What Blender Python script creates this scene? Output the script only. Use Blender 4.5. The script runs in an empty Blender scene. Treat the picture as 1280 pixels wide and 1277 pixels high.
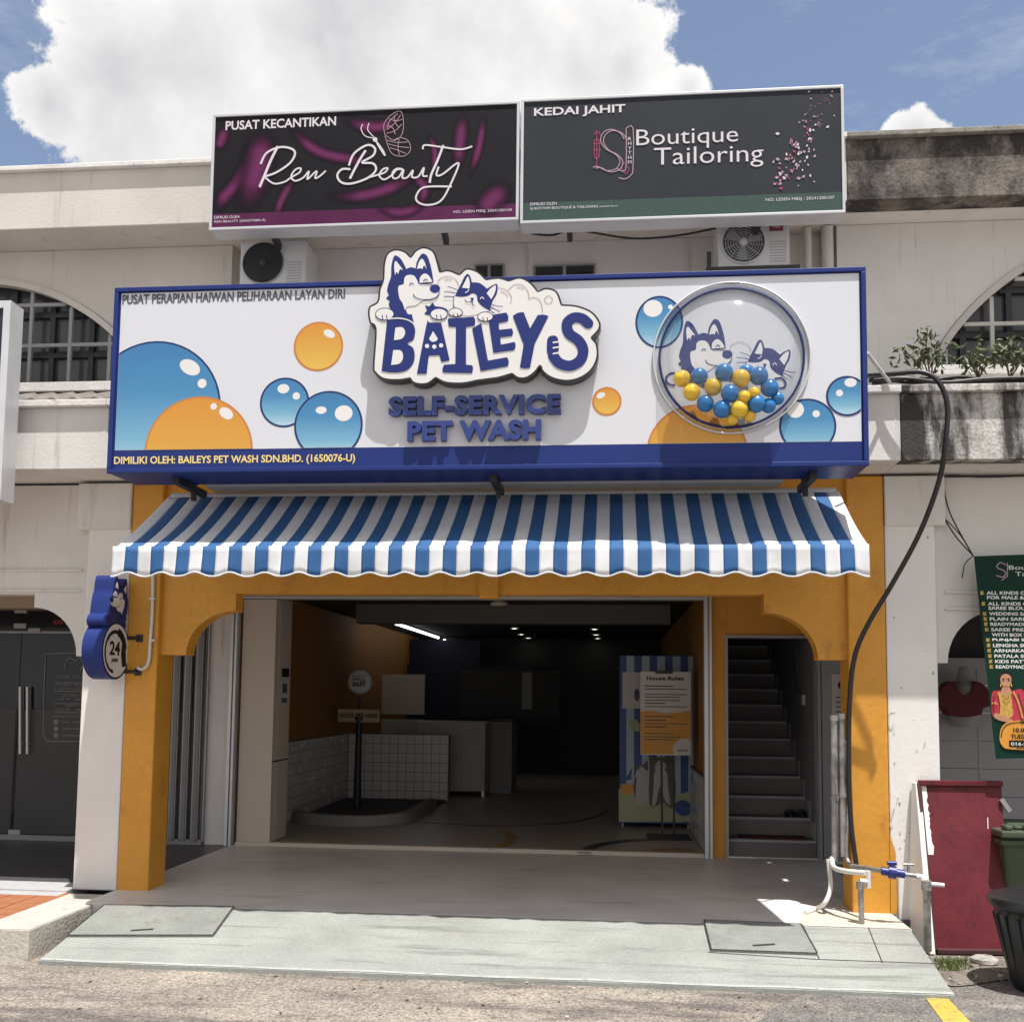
import bpy, math, random
from mathutils import Vector, Matrix
from mathutils.geometry import tessellate_polygon
random.seed(7)
SC = bpy.context.scene
COL = SC.collection
# ------------------------------------------------------------------ camera
CAM = Vector((0.34381, -9.86619, 1.48365))
RT = Vector((0.995160, 0.097600, 0.011317)); YAW, PITCH, ROLL = -0.0977786, 0.0826803, 0.0113562
FW = Vector((math.sin(YAW)*math.cos(PITCH), math.cos(YAW)*math.cos(PITCH), math.sin(PITCH)))
R0 = Vector((math.cos(YAW), -math.sin(YAW), 0)); U0 = R0.cross(FW)
RT = R0*math.cos(ROLL) + U0*math.sin(ROLL); UP = U0*math.cos(ROLL) - R0*math.sin(ROLL)
FPX, PYX = 1285.51, 761.873
cd = bpy.data.cameras.new('camera'); cam = bpy.data.objects.new('camera', cd); COL.objects.link(cam)
cam.matrix_world = Matrix(((RT.x, UP.x, -FW.x, CAM.x), (RT.y, UP.y, -FW.y, CAM.y), (RT.z, UP.z, -FW.z, CAM.z), (0, 0, 0, 1)))
cd.sensor_fit = 'HORIZONTAL'; cd.sensor_width = 36; cd.lens = 36*FPX/1280
cd.shift_y = (PYX-638.5)/1280
cd.clip_start = 0.05; cd.clip_end = 2000
SC.camera = cam
# ------------------------------------------------------------------ light
TOSUN = Vector((0.17, -0.262, 1.0)).normalized()
SUN_E = math.asin(TOSUN.z); SUN_AZ = math.atan2(TOSUN.x, TOSUN.y)
sd = bpy.data.lights.new('sun', 'SUN'); sun = bpy.data.objects.new('sun', sd); COL.objects.link(sun)
sd.energy = 4.4; sd.angle = math.radians(0.55); sd.color = (1.0, 0.965, 0.915)
sun.rotation_mode = 'QUATERNION'; sun.rotation_quaternion = TOSUN.to_track_quat('Z', 'Y'); sun.location = (2, -8, 14)
SC.view_settings.view_transform = 'Standard'; SC.view_settings.look = 'None'
SC.view_settings.gamma = 1; SC.view_settings.exposure = 0.64; SC.view_settings.use_curve_mapping = False
SKY_STRENGTH = 0.15
W = bpy.data.worlds.new('World'); SC.world = W; W.use_nodes = True


def ray(x, y): return FW + RT*((x-640)/FPX) + UP*((PYX-y)/FPX)
def A(x, y, Y):
    d = ray(x, y); return CAM + d*((Y-CAM.y)/d.y)
def G(x, y, Z=0.0):
    d = ray(x, y); return CAM + d*((Z-CAM.z)/d.z)


def build_world():
    nt = W.node_tree; N = nt.nodes; Lk = nt.links; N.clear()
    out = N.new('ShaderNodeOutputWorld'); bg = N.new('ShaderNodeBackground'); bg.inputs[1].default_value = SKY_STRENGTH
    sky = N.new('ShaderNodeTexSky'); sky.sky_type = 'NISHITA'; sky.sun_disc = False
    sky.sun_elevation = SUN_E; sky.sun_rotation = SUN_AZ; sky.air_density = 1.0; sky.dust_density = 1.2; sky.ozone_density = 2.0
    tc = N.new('ShaderNodeTexCoord')
    def math_(op, a, b=None, c=None, clamp=False):
        n = N.new('ShaderNodeMath'); n.operation = op; n.use_clamp = clamp
        for i, v in enumerate((a, b, c)):
            if v is None: continue
            if isinstance(v, (int, float)): n.inputs[i].default_value = v
            else: Lk.new(v, n.inputs[i])
        return n.outputs[0]
    # banks of cumulus given as directions in the sky, broken up by noise
    banks = [((165, 108), .075), ((250, 80), .14), ((430, 70), .19), ((590, 60), .15), ((715, 85), .10), ((310, 185), .12), ((785, 82), .05),
             ((862, 108), .022), ((1135, 178), .022), ((1165, 180), .018), ((450, -120), .18), ((60, 130), .035)]
    best = None
    warp = N.new('ShaderNodeTexNoise'); warp.inputs['Scale'].default_value = 9; warp.inputs['Detail'].default_value = 6
    warp.inputs['Roughness'].default_value = 0.62
    Lk.new(tc.outputs['Generated'], warp.inputs['Vector'])
    # plus unseen bright cloud banks behind the camera, added to lift the shade
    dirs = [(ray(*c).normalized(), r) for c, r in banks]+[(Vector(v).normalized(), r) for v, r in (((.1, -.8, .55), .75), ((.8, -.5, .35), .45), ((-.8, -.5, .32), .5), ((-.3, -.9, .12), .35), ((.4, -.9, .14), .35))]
    for d, r in dirs:
        vm = N.new('ShaderNodeVectorMath'); vm.operation = 'DISTANCE'; vm.inputs[1].default_value = d
        Lk.new(tc.outputs['Generated'], vm.inputs[0])
        q = math_('DIVIDE', vm.outputs['Value'], r)
        q = math_('SUBTRACT', 1.0, q)
        best = q if best is None else math_('MAXIMUM', best, q)
    far = N.new('ShaderNodeTexNoise'); far.inputs['Scale'].default_value = 2.2; far.inputs['Detail'].default_value = 5
    Lk.new(tc.outputs['Generated'], far.inputs['Vector'])
    nz = math_('MULTIPLY', math_('SUBTRACT', warp.outputs['Fac'], 0.5), 2.3)
    fine = N.new('ShaderNodeTexNoise'); fine.inputs['Scale'].default_value = 26; fine.inputs['Detail'].default_value = 8; fine.inputs['Roughness'].default_value = .68
    Lk.new(tc.outputs['Generated'], fine.inputs['Vector'])
    nz = math_('ADD', nz, math_('MULTIPLY', math_('SUBTRACT', fine.outputs['Fac'], .5), 1.7))
    m = math_('ADD', math_('MULTIPLY', math_('MAXIMUM', best, -1.6), 1.5), nz)
    cov = N.new('ShaderNodeMapRange'); cov.interpolation_type = 'SMOOTHSTEP'
    cov.inputs['From Min'].default_value = -0.06; cov.inputs['From Max'].default_value = 0.24; Lk.new(m, cov.inputs['Value'])
    wisp = N.new('ShaderNodeTexNoise'); wisp.inputs['Scale'].default_value = 5; wisp.inputs['Detail'].default_value = 7; wisp.inputs['Roughness'].default_value = .7
    mp = N.new('ShaderNodeMapping'); mp.inputs['Scale'].default_value = (1, 1, 3.2); mp.inputs['Rotation'].default_value = (0, .35, 0)
    Lk.new(tc.outputs['Generated'], mp.inputs['Vector']); Lk.new(mp.outputs[0], wisp.inputs['Vector'])
    wm = N.new('ShaderNodeMapRange'); wm.inputs['From Min'].default_value = .52; wm.inputs['From Max'].default_value = .85; wm.inputs['To Max'].default_value = .35
    Lk.new(wisp.outputs['Fac'], wm.inputs['Value'])
    tot = math_('MAXIMUM', cov.outputs[0], wm.outputs[0])
    shade = N.new('ShaderNodeTexNoise'); shade.inputs['Scale'].default_value = 7.5; shade.inputs['Detail'].default_value = 5
    Lk.new(tc.outputs['Generated'], shade.inputs['Vector'])
    dens = math_('ADD', math_('MULTIPLY', m, -0.20), math_('ADD', math_('MULTIPLY', shade.outputs['Fac'], .75), math_('MULTIPLY', fine.outputs['Fac'], .5)))
    cr = N.new('ShaderNodeValToRGB')
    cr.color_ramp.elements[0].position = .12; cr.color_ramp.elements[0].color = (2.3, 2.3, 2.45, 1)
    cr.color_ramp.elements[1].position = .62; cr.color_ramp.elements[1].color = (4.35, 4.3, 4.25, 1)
    Lk.new(dens, cr.inputs[0])
    hs = N.new('ShaderNodeHueSaturation'); hs.inputs['Saturation'].default_value = .86; hs.inputs['Value'].default_value = .66
    Lk.new(sky.outputs[0], hs.inputs['Color'])
    mix = N.new('ShaderNodeMix'); mix.data_type = 'RGBA'
    Lk.new(tot, mix.inputs['Factor']); Lk.new(hs.outputs[0], mix.inputs['A']); Lk.new(cr.outputs[0], mix.inputs['B'])
    Lk.new(mix.outputs['Result'], bg.inputs[0]); Lk.new(bg.outputs[0], out.inputs[0])
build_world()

# ------------------------------------------------------------------ materials
def s2l(c):
    c /= 255.0
    return c/12.92 if c <= .04045 else ((c+.055)/1.055)**2.4
def RGB(r, g, b): return (s2l(r), s2l(g), s2l(b), 1)
MATS = {}
def mat(name, col, rough=.6, var=0.0, scale=3.0, bump=0.0, bscale=60.0, metal=0.0, stain=None, emit=0, spec=.5, trans=0.0, coat=0.0, grain=None):
    """base colour + broad mottling (var) + fine bump; stain = (colour, amount, (sx,sy,sz)) dirt with a shape of its own"""
    m = bpy.data.materials.new(name); m.use_nodes = True; MATS[name] = m
    nt = m.node_tree; N = nt.nodes; Lk = nt.links; b = N['Principled BSDF']
    b.inputs['Base Color'].default_value = col; b.inputs['Roughness'].default_value = rough; b.inputs['Metallic'].default_value = metal
    b.inputs['Specular IOR Level'].default_value = spec
    if coat: b.inputs['Coat Weight'].default_value = coat
    if trans: b.inputs['Transmission Weight'].default_value = trans
    if emit:
        b.inputs['Emission Color'].default_value = col; b.inputs['Emission Strength'].default_value = emit
    tc = None
    if var or bump or stain:
        geo = N.new('ShaderNodeNewGeometry'); tc = geo.outputs['Position']
    cur = None
    if var:
        n = N.new('ShaderNodeTexNoise'); n.inputs['Scale'].default_value = scale; n.inputs['Detail'].default_value = 8; n.inputs['Roughness'].default_value = .62
        Lk.new(tc, n.inputs['Vector'])
        mr = N.new('ShaderNodeMapRange'); mr.inputs['From Min'].default_value = .3; mr.inputs['From Max'].default_value = .7
        mr.inputs['To Min'].default_value = 1-var; mr.inputs['To Max'].default_value = 1+var; Lk.new(n.outputs['Fac'], mr.inputs['Value'])
        mx = N.new('ShaderNodeMix'); mx.data_type = 'RGBA'; mx.blend_type = 'MULTIPLY'; mx.inputs['Factor'].default_value = 1
        mx.inputs['A'].default_value = col; Lk.new(mr.outputs[0], mx.inputs['B']); cur = mx.outputs['Result']
        rr = N.new('ShaderNodeMapRange'); rr.inputs['To Min'].default_value = max(0, rough-.12); rr.inputs['To Max'].default_value = min(1, rough+.12)
        Lk.new(n.outputs['Fac'], rr.inputs['Value']); Lk.new(rr.outputs[0], b.inputs['Roughness'])
    if stain:
        scol, amt, sc = stain
        mp = N.new('ShaderNodeMapping'); mp.inputs['Scale'].default_value = sc; Lk.new(tc, mp.inputs['Vector'])
        n2 = N.new('ShaderNodeTexNoise'); n2.inputs['Scale'].default_value = 1; n2.inputs['Detail'].default_value = 9; n2.inputs['Roughness'].default_value = .68
        n2.inputs['Distortion'].default_value = .25
        Lk.new(mp.outputs[0], n2.inputs['Vector'])
        r2 = N.new('ShaderNodeMapRange'); r2.interpolation_type = 'SMOOTHSTEP'
        r2.inputs['From Min'].default_value = .68-.36*amt; r2.inputs['From Max'].default_value = .86-.36*amt; Lk.new(n2.outputs['Fac'], r2.inputs['Value'])
        mx2 = N.new('ShaderNodeMix'); mx2.data_type = 'RGBA'; Lk.new(r2.outputs[0], mx2.inputs['Factor'])
        if cur: Lk.new(cur, mx2.inputs['A'])
        else: mx2.inputs['A'].default_value = col
        mx2.inputs['B'].default_value = scol; cur = mx2.outputs['Result']
    if grain:
        ga, gs = grain; n4 = N.new('ShaderNodeTexNoise'); n4.inputs['Scale'].default_value = gs; n4.inputs['Detail'].default_value = 4; n4.inputs['Roughness'].default_value = .75
        Lk.new(tc, n4.inputs['Vector']); r4 = N.new('ShaderNodeMapRange'); r4.inputs['From Min'].default_value = .3; r4.inputs['From Max'].default_value = .7; r4.inputs['To Min'].default_value = 1-ga; r4.inputs['To Max'].default_value = 1+ga; Lk.new(n4.outputs['Fac'], r4.inputs['Value'])
        m4 = N.new('ShaderNodeMix'); m4.data_type = 'RGBA'; m4.blend_type = 'MULTIPLY'; m4.inputs['Factor'].default_value = 1; Lk.new(cur, m4.inputs['A']); Lk.new(r4.outputs[0], m4.inputs['B']); cur = m4.outputs['Result']
    if cur: Lk.new(cur, b.inputs['Base Color'])
    if bump:
        n3 = N.new('ShaderNodeTexNoise'); n3.inputs['Scale'].default_value = bscale; n3.inputs['Detail'].default_value = 5; Lk.new(tc, n3.inputs['Vector'])
        bp = N.new('ShaderNodeBump'); bp.inputs['Strength'].default_value = bump; bp.inputs['Distance'].default_value = .01
        Lk.new(n3.outputs['Fac'], bp.inputs['Height']); Lk.new(bp.outputs[0], b.inputs['Normal'])
    return m

mat('cream', (.575, .54, .50, 1), .8, .09, 1.3, .2, 40, stain=((.42, .385, .345, 1), .38, (8, 8, .55)))
mat('plaster_white', (.655, .635, .615, 1), .8, .08, 1.6, .2, 45, stain=((.44, .415, .39, 1), .36, (9, 9, .6)))
mat('pillar_white', (.725, .705, .685, 1), .75, .06, 2.5, .16, 26, stain=((.40, .37, .34, 1), .22, (10, 10, 2.5)))
mat('coping', (.66, .64, .62, 1), .8, .12, 5, .4, 40, stain=((.30, .28, .26, 1), .3, (9, 9, 9)))
mat('mould_fascia', (.52, .50, .48, 1), .85, .2, 3, .5, 50, stain=((.038, .035, .034, 1), .80, (4.4, 4.4, 1.1)), grain=(.35, 45))
mat('mould_roof', (.15, .13, .115, 1), .9, .45, 8, .6, 40, stain=((.030, .025, .025, 1), .76, (3.4, 3.4, 2.2)), grain=(.45, 40))
mat('mould_light', (.24, .225, .20, 1), .85, .25, 12, .5, 50, stain=((.06, .05, .045, 1), .4, (14, 14, 14)))
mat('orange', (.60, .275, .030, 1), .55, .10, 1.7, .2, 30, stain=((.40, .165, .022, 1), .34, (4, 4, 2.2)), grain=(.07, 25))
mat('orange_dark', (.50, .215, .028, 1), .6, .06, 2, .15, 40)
mat('floor_grey', (.66, .63, .605, 1), .42, .12, 1.4, .05, 80, stain=((.46, .435, .415, 1), .42, (1.2, 6, 2)), grain=(.05, 40))
mat('ramp_grey', (.262, .272, .255, 1), .7, .14, 2.0, .3, 90, stain=((.165, .172, .16, 1), .48, (.9, 13, 9)), grain=(.16, 55))
mat('ramp_edge', (.36, .375, .35, 1), .75, .2, 9, .4, 60, stain=((.2, .19, .17, 1), .45, (9, 9, 9)))
mat('apron_cream', (.50, .46, .38, 1), .7, .08, 4, .15, 60)
mat('metal_plate', (.22, .23, .215, 1), .55, .12, 5, .6, 140, stain=((.18, .175, .16, 1), .36, (6, 6, 6)), grain=(.2, 70))
mat('dark_gap', (.03, .028, .026, 1), .9)
mat('road', (.25, .218, .182, 1), .9, .24, 1.5, 1.0, 55, stain=((.115, .10, .092, 1), .56, (.9, 3.2, 2)), grain=(.85, 62))
mat('asphalt', (.15, .138, .128, 1), .92, .3, 6, 1.0, 70, stain=((.28, .255, .22, 1), .38, (2.2, 5, 3)), grain=(.9, 70))
mat('yellow_paint', (.48, .33, .055, 1), .8, .12, 8, .6, 60, stain=((.17, .15, .12, 1), .46, (20, 20, 16)), grain=(.3, 90))
mat('concrete', (.46, .43, .38, 1), .85, .18, 5, .6, 45, stain=((.12, .105, .085, 1), .42, (5, 5, 3.5)))
mat('concrete_top', (.42, .405, .37, 1), .8, .12, 5, .4, 50, stain=((.25, .23, .2, 1), .3, (7, 7, 7)))
mat('terracotta', (.30, .115, .050, 1), .75, .15, 7, .35, 70, stain=((.20, .085, .05, 1), .3, (9, 9, 9)))
mat('grout', (.30, .16, .10, 1), .9)
mat('dark_tile', (.075, .072, .075, 1), .35, .08, 4)
mat('granite', (.40, .40, .41, 1), .5, .1, 14)
mat('sign_blue', (.016, .032, .16, 1), .45, .05, 2, spec=.2)
mat('sign_white', (.60, .615, .66, 1), .45, .015, .7, spec=.2)
mat('ink_navy', (.018, .030, .155, 1), .6, spec=.2)
mat('letter_blue', (.020, .040, .19, 1), .35, .06, 5)
mat('face_white', (.68, .67, .67, 1), .5, .02, 2, spec=.25)
mat('sign_black', (.012, .013, .016, 1), .4)
mat('ink_black', (.012, .012, .014, 1), .6, spec=.2)
mat('ink_grey', (.09, .095, .12, 1), .6, spec=.2)
mat('gold_text', (.78, .60, .22, 1), .6, spec=.2)
mat('pale_text', (.62, .58, .62, 1), .6, spec=.2)
mat('pink_line', (.30, .055, .12, 1), .6, spec=.2)
mat('pink_pale', (.42, .28, .33, 1), .6, spec=.2)
mat('foam_line', (.40, .30, .26, 1), .5)
mat('bubble_edge', (.020, .035, .13, 1), .6, spec=.2)
mat('orange_edge', (.50, .19, .06, 1), .6, spec=.2)
mat('alu', (.62, .63, .65, 1), .38, .06, 5, metal=.35)
mat('alu_white', (.52, .53, .55, 1), .4, .04, 3)
mat('steel_grey', (.34, .34, .345, 1), .4, .15, 5, metal=.5)
mat('black_steel', (.018, .018, .022, 1), .5, .15, 6)
mat('cloth_white', (.60, .61, .63, 1), .75, .05, 9, .25, 350)
mat('cloth_blue', (.016, .088, .245, 1), .75, .07, 9, .25, 350)
mat('plastic_blue', (.012, .155, .42, 1), .25, .05, 8, coat=.4)
mat('plastic_yellow', (.72, .46, .025, 1), .25, .05, 8, coat=.4)
mat('ac_white', (.58, .575, .56, 1), .5, .07, 6, stain=((.36, .32, .27, 1), .2, (8, 8, 4)))
mat('fan_dark', (.035, .035, .037, 1), .55)
mat('tcl_red', (.22, .03, .035, 1), .5)
mat('glass_dark', (.025, .027, .030, 1), .06, spec=.5)
mat('door_glass', (.014, .014, .016, 1), .08, .1, 1.2, spec=.35)
mat('frosted', (.055, .055, .056, 1), .45, .15, 1.0, spec=.3)
mat('etch', (.20, .20, .20, 1), .6)
mat('frame_grey', (.33, .33, .345, 1), .5)
mat('grille_white', (.50, .47, .44, 1), .6, .1, 6)
mat('grille_grey', (.30, .295, .30, 1), .6, .1, 6)
mat('shutter', (.185, .185, .19, 1), .5, .12, 4)
mat('tile_roof', (.17, .15, .14, 1), .85, .3, 9, .4, 60)
mat('leaf', (.075, .095, .035, 1), .6, .35, 14)
mat('stem', (.12, .085, .05, 1), .8)
mat('rubber', (.014, .013, .014, 1), .45)
mat('pvc_white', (.62, .61, .58, 1), .45, .1, 10)
mat('galv', (.33, .32, .31, 1), .45, .35, 18, .2, 90, metal=.55, stain=((.14, .11, .09, 1), .35, (18, 18, 10)))
mat('valve_blue', (.012, .022, .16, 1), .4)
mat('maroon', (.115, .019, .025, 1), .5, .18, 3.5, .15, 50, stain=((.05, .014, .017, 1), .40, (5, 5, 2)), grain=(.12, 30), spec=.2)
mat('maroon_dark', (.055, .014, .018, 1), .6, .2, 6)
mat('peel_white', (.70, .66, .64, 1), .8, .1, 12)
mat('bin_green', (.055, .075, .042, 1), .5, .12, 6)
mat('bin_black', (.012, .013, .015, 1), .4, .2, 6)
mat('bin_lid_grey', (.12, .13, .135, 1), .45)
mat('banner_green', (.005, .030, .020, 1), .55, .1, 3, spec=.12)
mat('banner_white', (.62, .64, .62, 1), .6, spec=.2)
mat('skin', (.45, .22, .13, 1), .6)
mat('sari_red', (.42, .022, .05, 1), .6, .25, 60)
mat('gold', (.50, .30, .06, 1), .5, .3, 60)
mat('amber', (.62, .27, .03, 1), .5)
mat('blouse_red', (.10, .010, .018, 1), .8, .15, 20)
mat('mannequin', (.30, .28, .26, 1), .6)
mat('panel_grey', (.34, .34, .345, 1), .6, .06, 2)
mat('room_grey', (.24, .235, .23, 1), .7, .05, 2)
mat('room_floor', (.38, .35, .31, 1), .35, .1, 1.5)
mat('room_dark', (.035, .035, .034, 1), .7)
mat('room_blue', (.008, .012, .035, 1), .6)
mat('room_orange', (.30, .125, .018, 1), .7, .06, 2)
mat('tile_white', (.58, .56, .54, 1), .25, .04, 6)
mat('tile_grout', (.17, .165, .16, 1), .9)
mat('panel_white', (.54, .48, .41, 1), .5, .03, 2)
mat('counter_white', (.46, .42, .38, 1), .5)
mat('floor_blue', (.018, .028, .06, 1), .4)
mat('floor_orange', (.36, .20, .04, 1), .4)
mat('cab_blue', (.022, .055, .22, 1), .45)
mat('cab_pale', (.35, .44, .50, 1), .45)
mat('cab_lime', (.36, .38, .22, 1), .5)
mat('fur_white', (.48, .45, .43, 1), .8, .1, 30)
mat('fur_grey', (.13, .115, .105, 1), .8, .2, 30)
mat('paper', (.60, .57, .54, 1), .7)
mat('poster_orange', (.60, .29, .05, 1), .6)
mat('sign_tan', (.42, .33, .23, 1), .6)
mat('step_grey', (.17, .16, .152, 1), .55, .14, 3)
mat('stair_wall', (.20, .195, .20, 1), .7, .06, 3)
mat('mat_red', (.075, .016, .018, 1), .9)
mat('lamp', (1, .96, .88, 1), .5, emit=6)
mat('tube_lamp', (.95, .97, 1, 1), .5, emit=3)
mat('logo_globe', (.62, .62, .62, 1), .5)
mat('dirt', (.16, .14, .115, 1), .95, .35, 9, 1.0, 60, stain=((.36, .33, .30, 1), .35, (20, 20, 20)))
mat('grass', (.10, .13, .035, 1), .7, .3, 20)
mat('stone', (.33, .31, .28, 1), .9, .3, 9, .8, 30)


def ramp_mat(name, stops, rough=.35):
    """printed top-to-bottom colour blend, driven by the mesh attribute 'grad'"""
    m = bpy.data.materials.new(name); m.use_nodes = True; MATS[name] = m
    N = m.node_tree.nodes; Lk = m.node_tree.links; b = N['Principled BSDF']; b.inputs['Roughness'].default_value = rough
    at = N.new('ShaderNodeAttribute'); at.attribute_name = 'grad'; cr = N.new('ShaderNodeValToRGB')
    e = cr.color_ramp.elements
    e[0].position, e[0].color = stops[0]; e[1].position, e[1].color = stops[-1]
    for p, c in stops[1:-1]:
        q = e.new(p); q.color = c
    Lk.new(at.outputs['Fac'], cr.inputs[0]); Lk.new(cr.outputs[0], b.inputs['Base Color'])
ramp_mat('bubble_blue', [(0, (.42, .58, .68, 1)), (.28, (.16, .37, .53, 1)), (.62, (.055, .22, .42, 1)), (1, (.035, .165, .37, 1))])
ramp_mat('bubble_orange', [(0, (.66, .43, .075, 1)), (.45, (.60, .33, .05, 1)), (1, (.58, .235, .028, 1))])


ramp_mat('satin_fold', [(0, (.012, .011, .014, 1)), (.35, (.022, .011, .022, 1)), (.75, (.085, .015, .058, 1)), (1, (.135, .024, .092, 1))], .5)
MATS['satin_fold'].node_tree.nodes['Principled BSDF'].inputs['Specular IOR Level'].default_value = .12
m_ = MATS['satin_fold']; n_ = m_.node_tree.nodes; l_ = m_.node_tree.links; t_ = n_.new('ShaderNodeBsdfTransparent'); x_ = n_.new('ShaderNodeMixShader')
a_ = n_.new('ShaderNodeAttribute'); a_.attribute_name = 'grad'; l_.new(a_.outputs['Fac'], x_.inputs[0]); l_.new(t_.outputs[0], x_.inputs[1]); l_.new(n_['Principled BSDF'].outputs[0], x_.inputs[2]); l_.new(x_.outputs[0], n_['Material Output'].inputs[0])
mat('window_glass', (.075, .075, .078, 1), .12, .15, 2, spec=.4)
mat('beam_shade', (.13, .12, .11, 1), .8)
mat('satin_dark', (.012, .011, .014, 1), .5, spec=.12)
mat('slate_print', (.030, .034, .042, 1), .5, .08, 2, spec=.12)
mat('green_glitter', (.05, .085, .075, 1), .5, .35, 90, spec=.12)
mat('satin_band', (.085, .016, .060, 1), .5, .2, 3, spec=.12)


def clear():
    m = bpy.data.materials.new('clear_acrylic'); m.use_nodes = True; MATS['clear_acrylic'] = m
    N = m.node_tree.nodes; Lk = m.node_tree.links; N.remove(N['Principled BSDF'])
    t = N.new('ShaderNodeBsdfTransparent'); t.inputs[0].default_value = (.93, .935, .94, 1)
    gl = N.new('ShaderNodeBsdfGlossy'); gl.inputs['Roughness'].default_value = .06
    fr = N.new('ShaderNodeLayerWeight'); fr.inputs['Blend'].default_value = .18
    mr = N.new('ShaderNodeMapRange'); mr.inputs['To Min'].default_value = .085; mr.inputs['To Max'].default_value = .35
    mx = N.new('ShaderNodeMixShader')
    Lk.new(fr.outputs['Fresnel'], mr.inputs['Value']); Lk.new(mr.outputs[0], mx.inputs[0])
    Lk.new(t.outputs[0], mx.inputs[1]); Lk.new(gl.outputs[0], mx.inputs[2]); Lk.new(mx.outputs[0], N['Material Output'].inputs[0])
clear()
mat('clear_rim', (.55, .57, .60, 1), .2, spec=.6)

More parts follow.
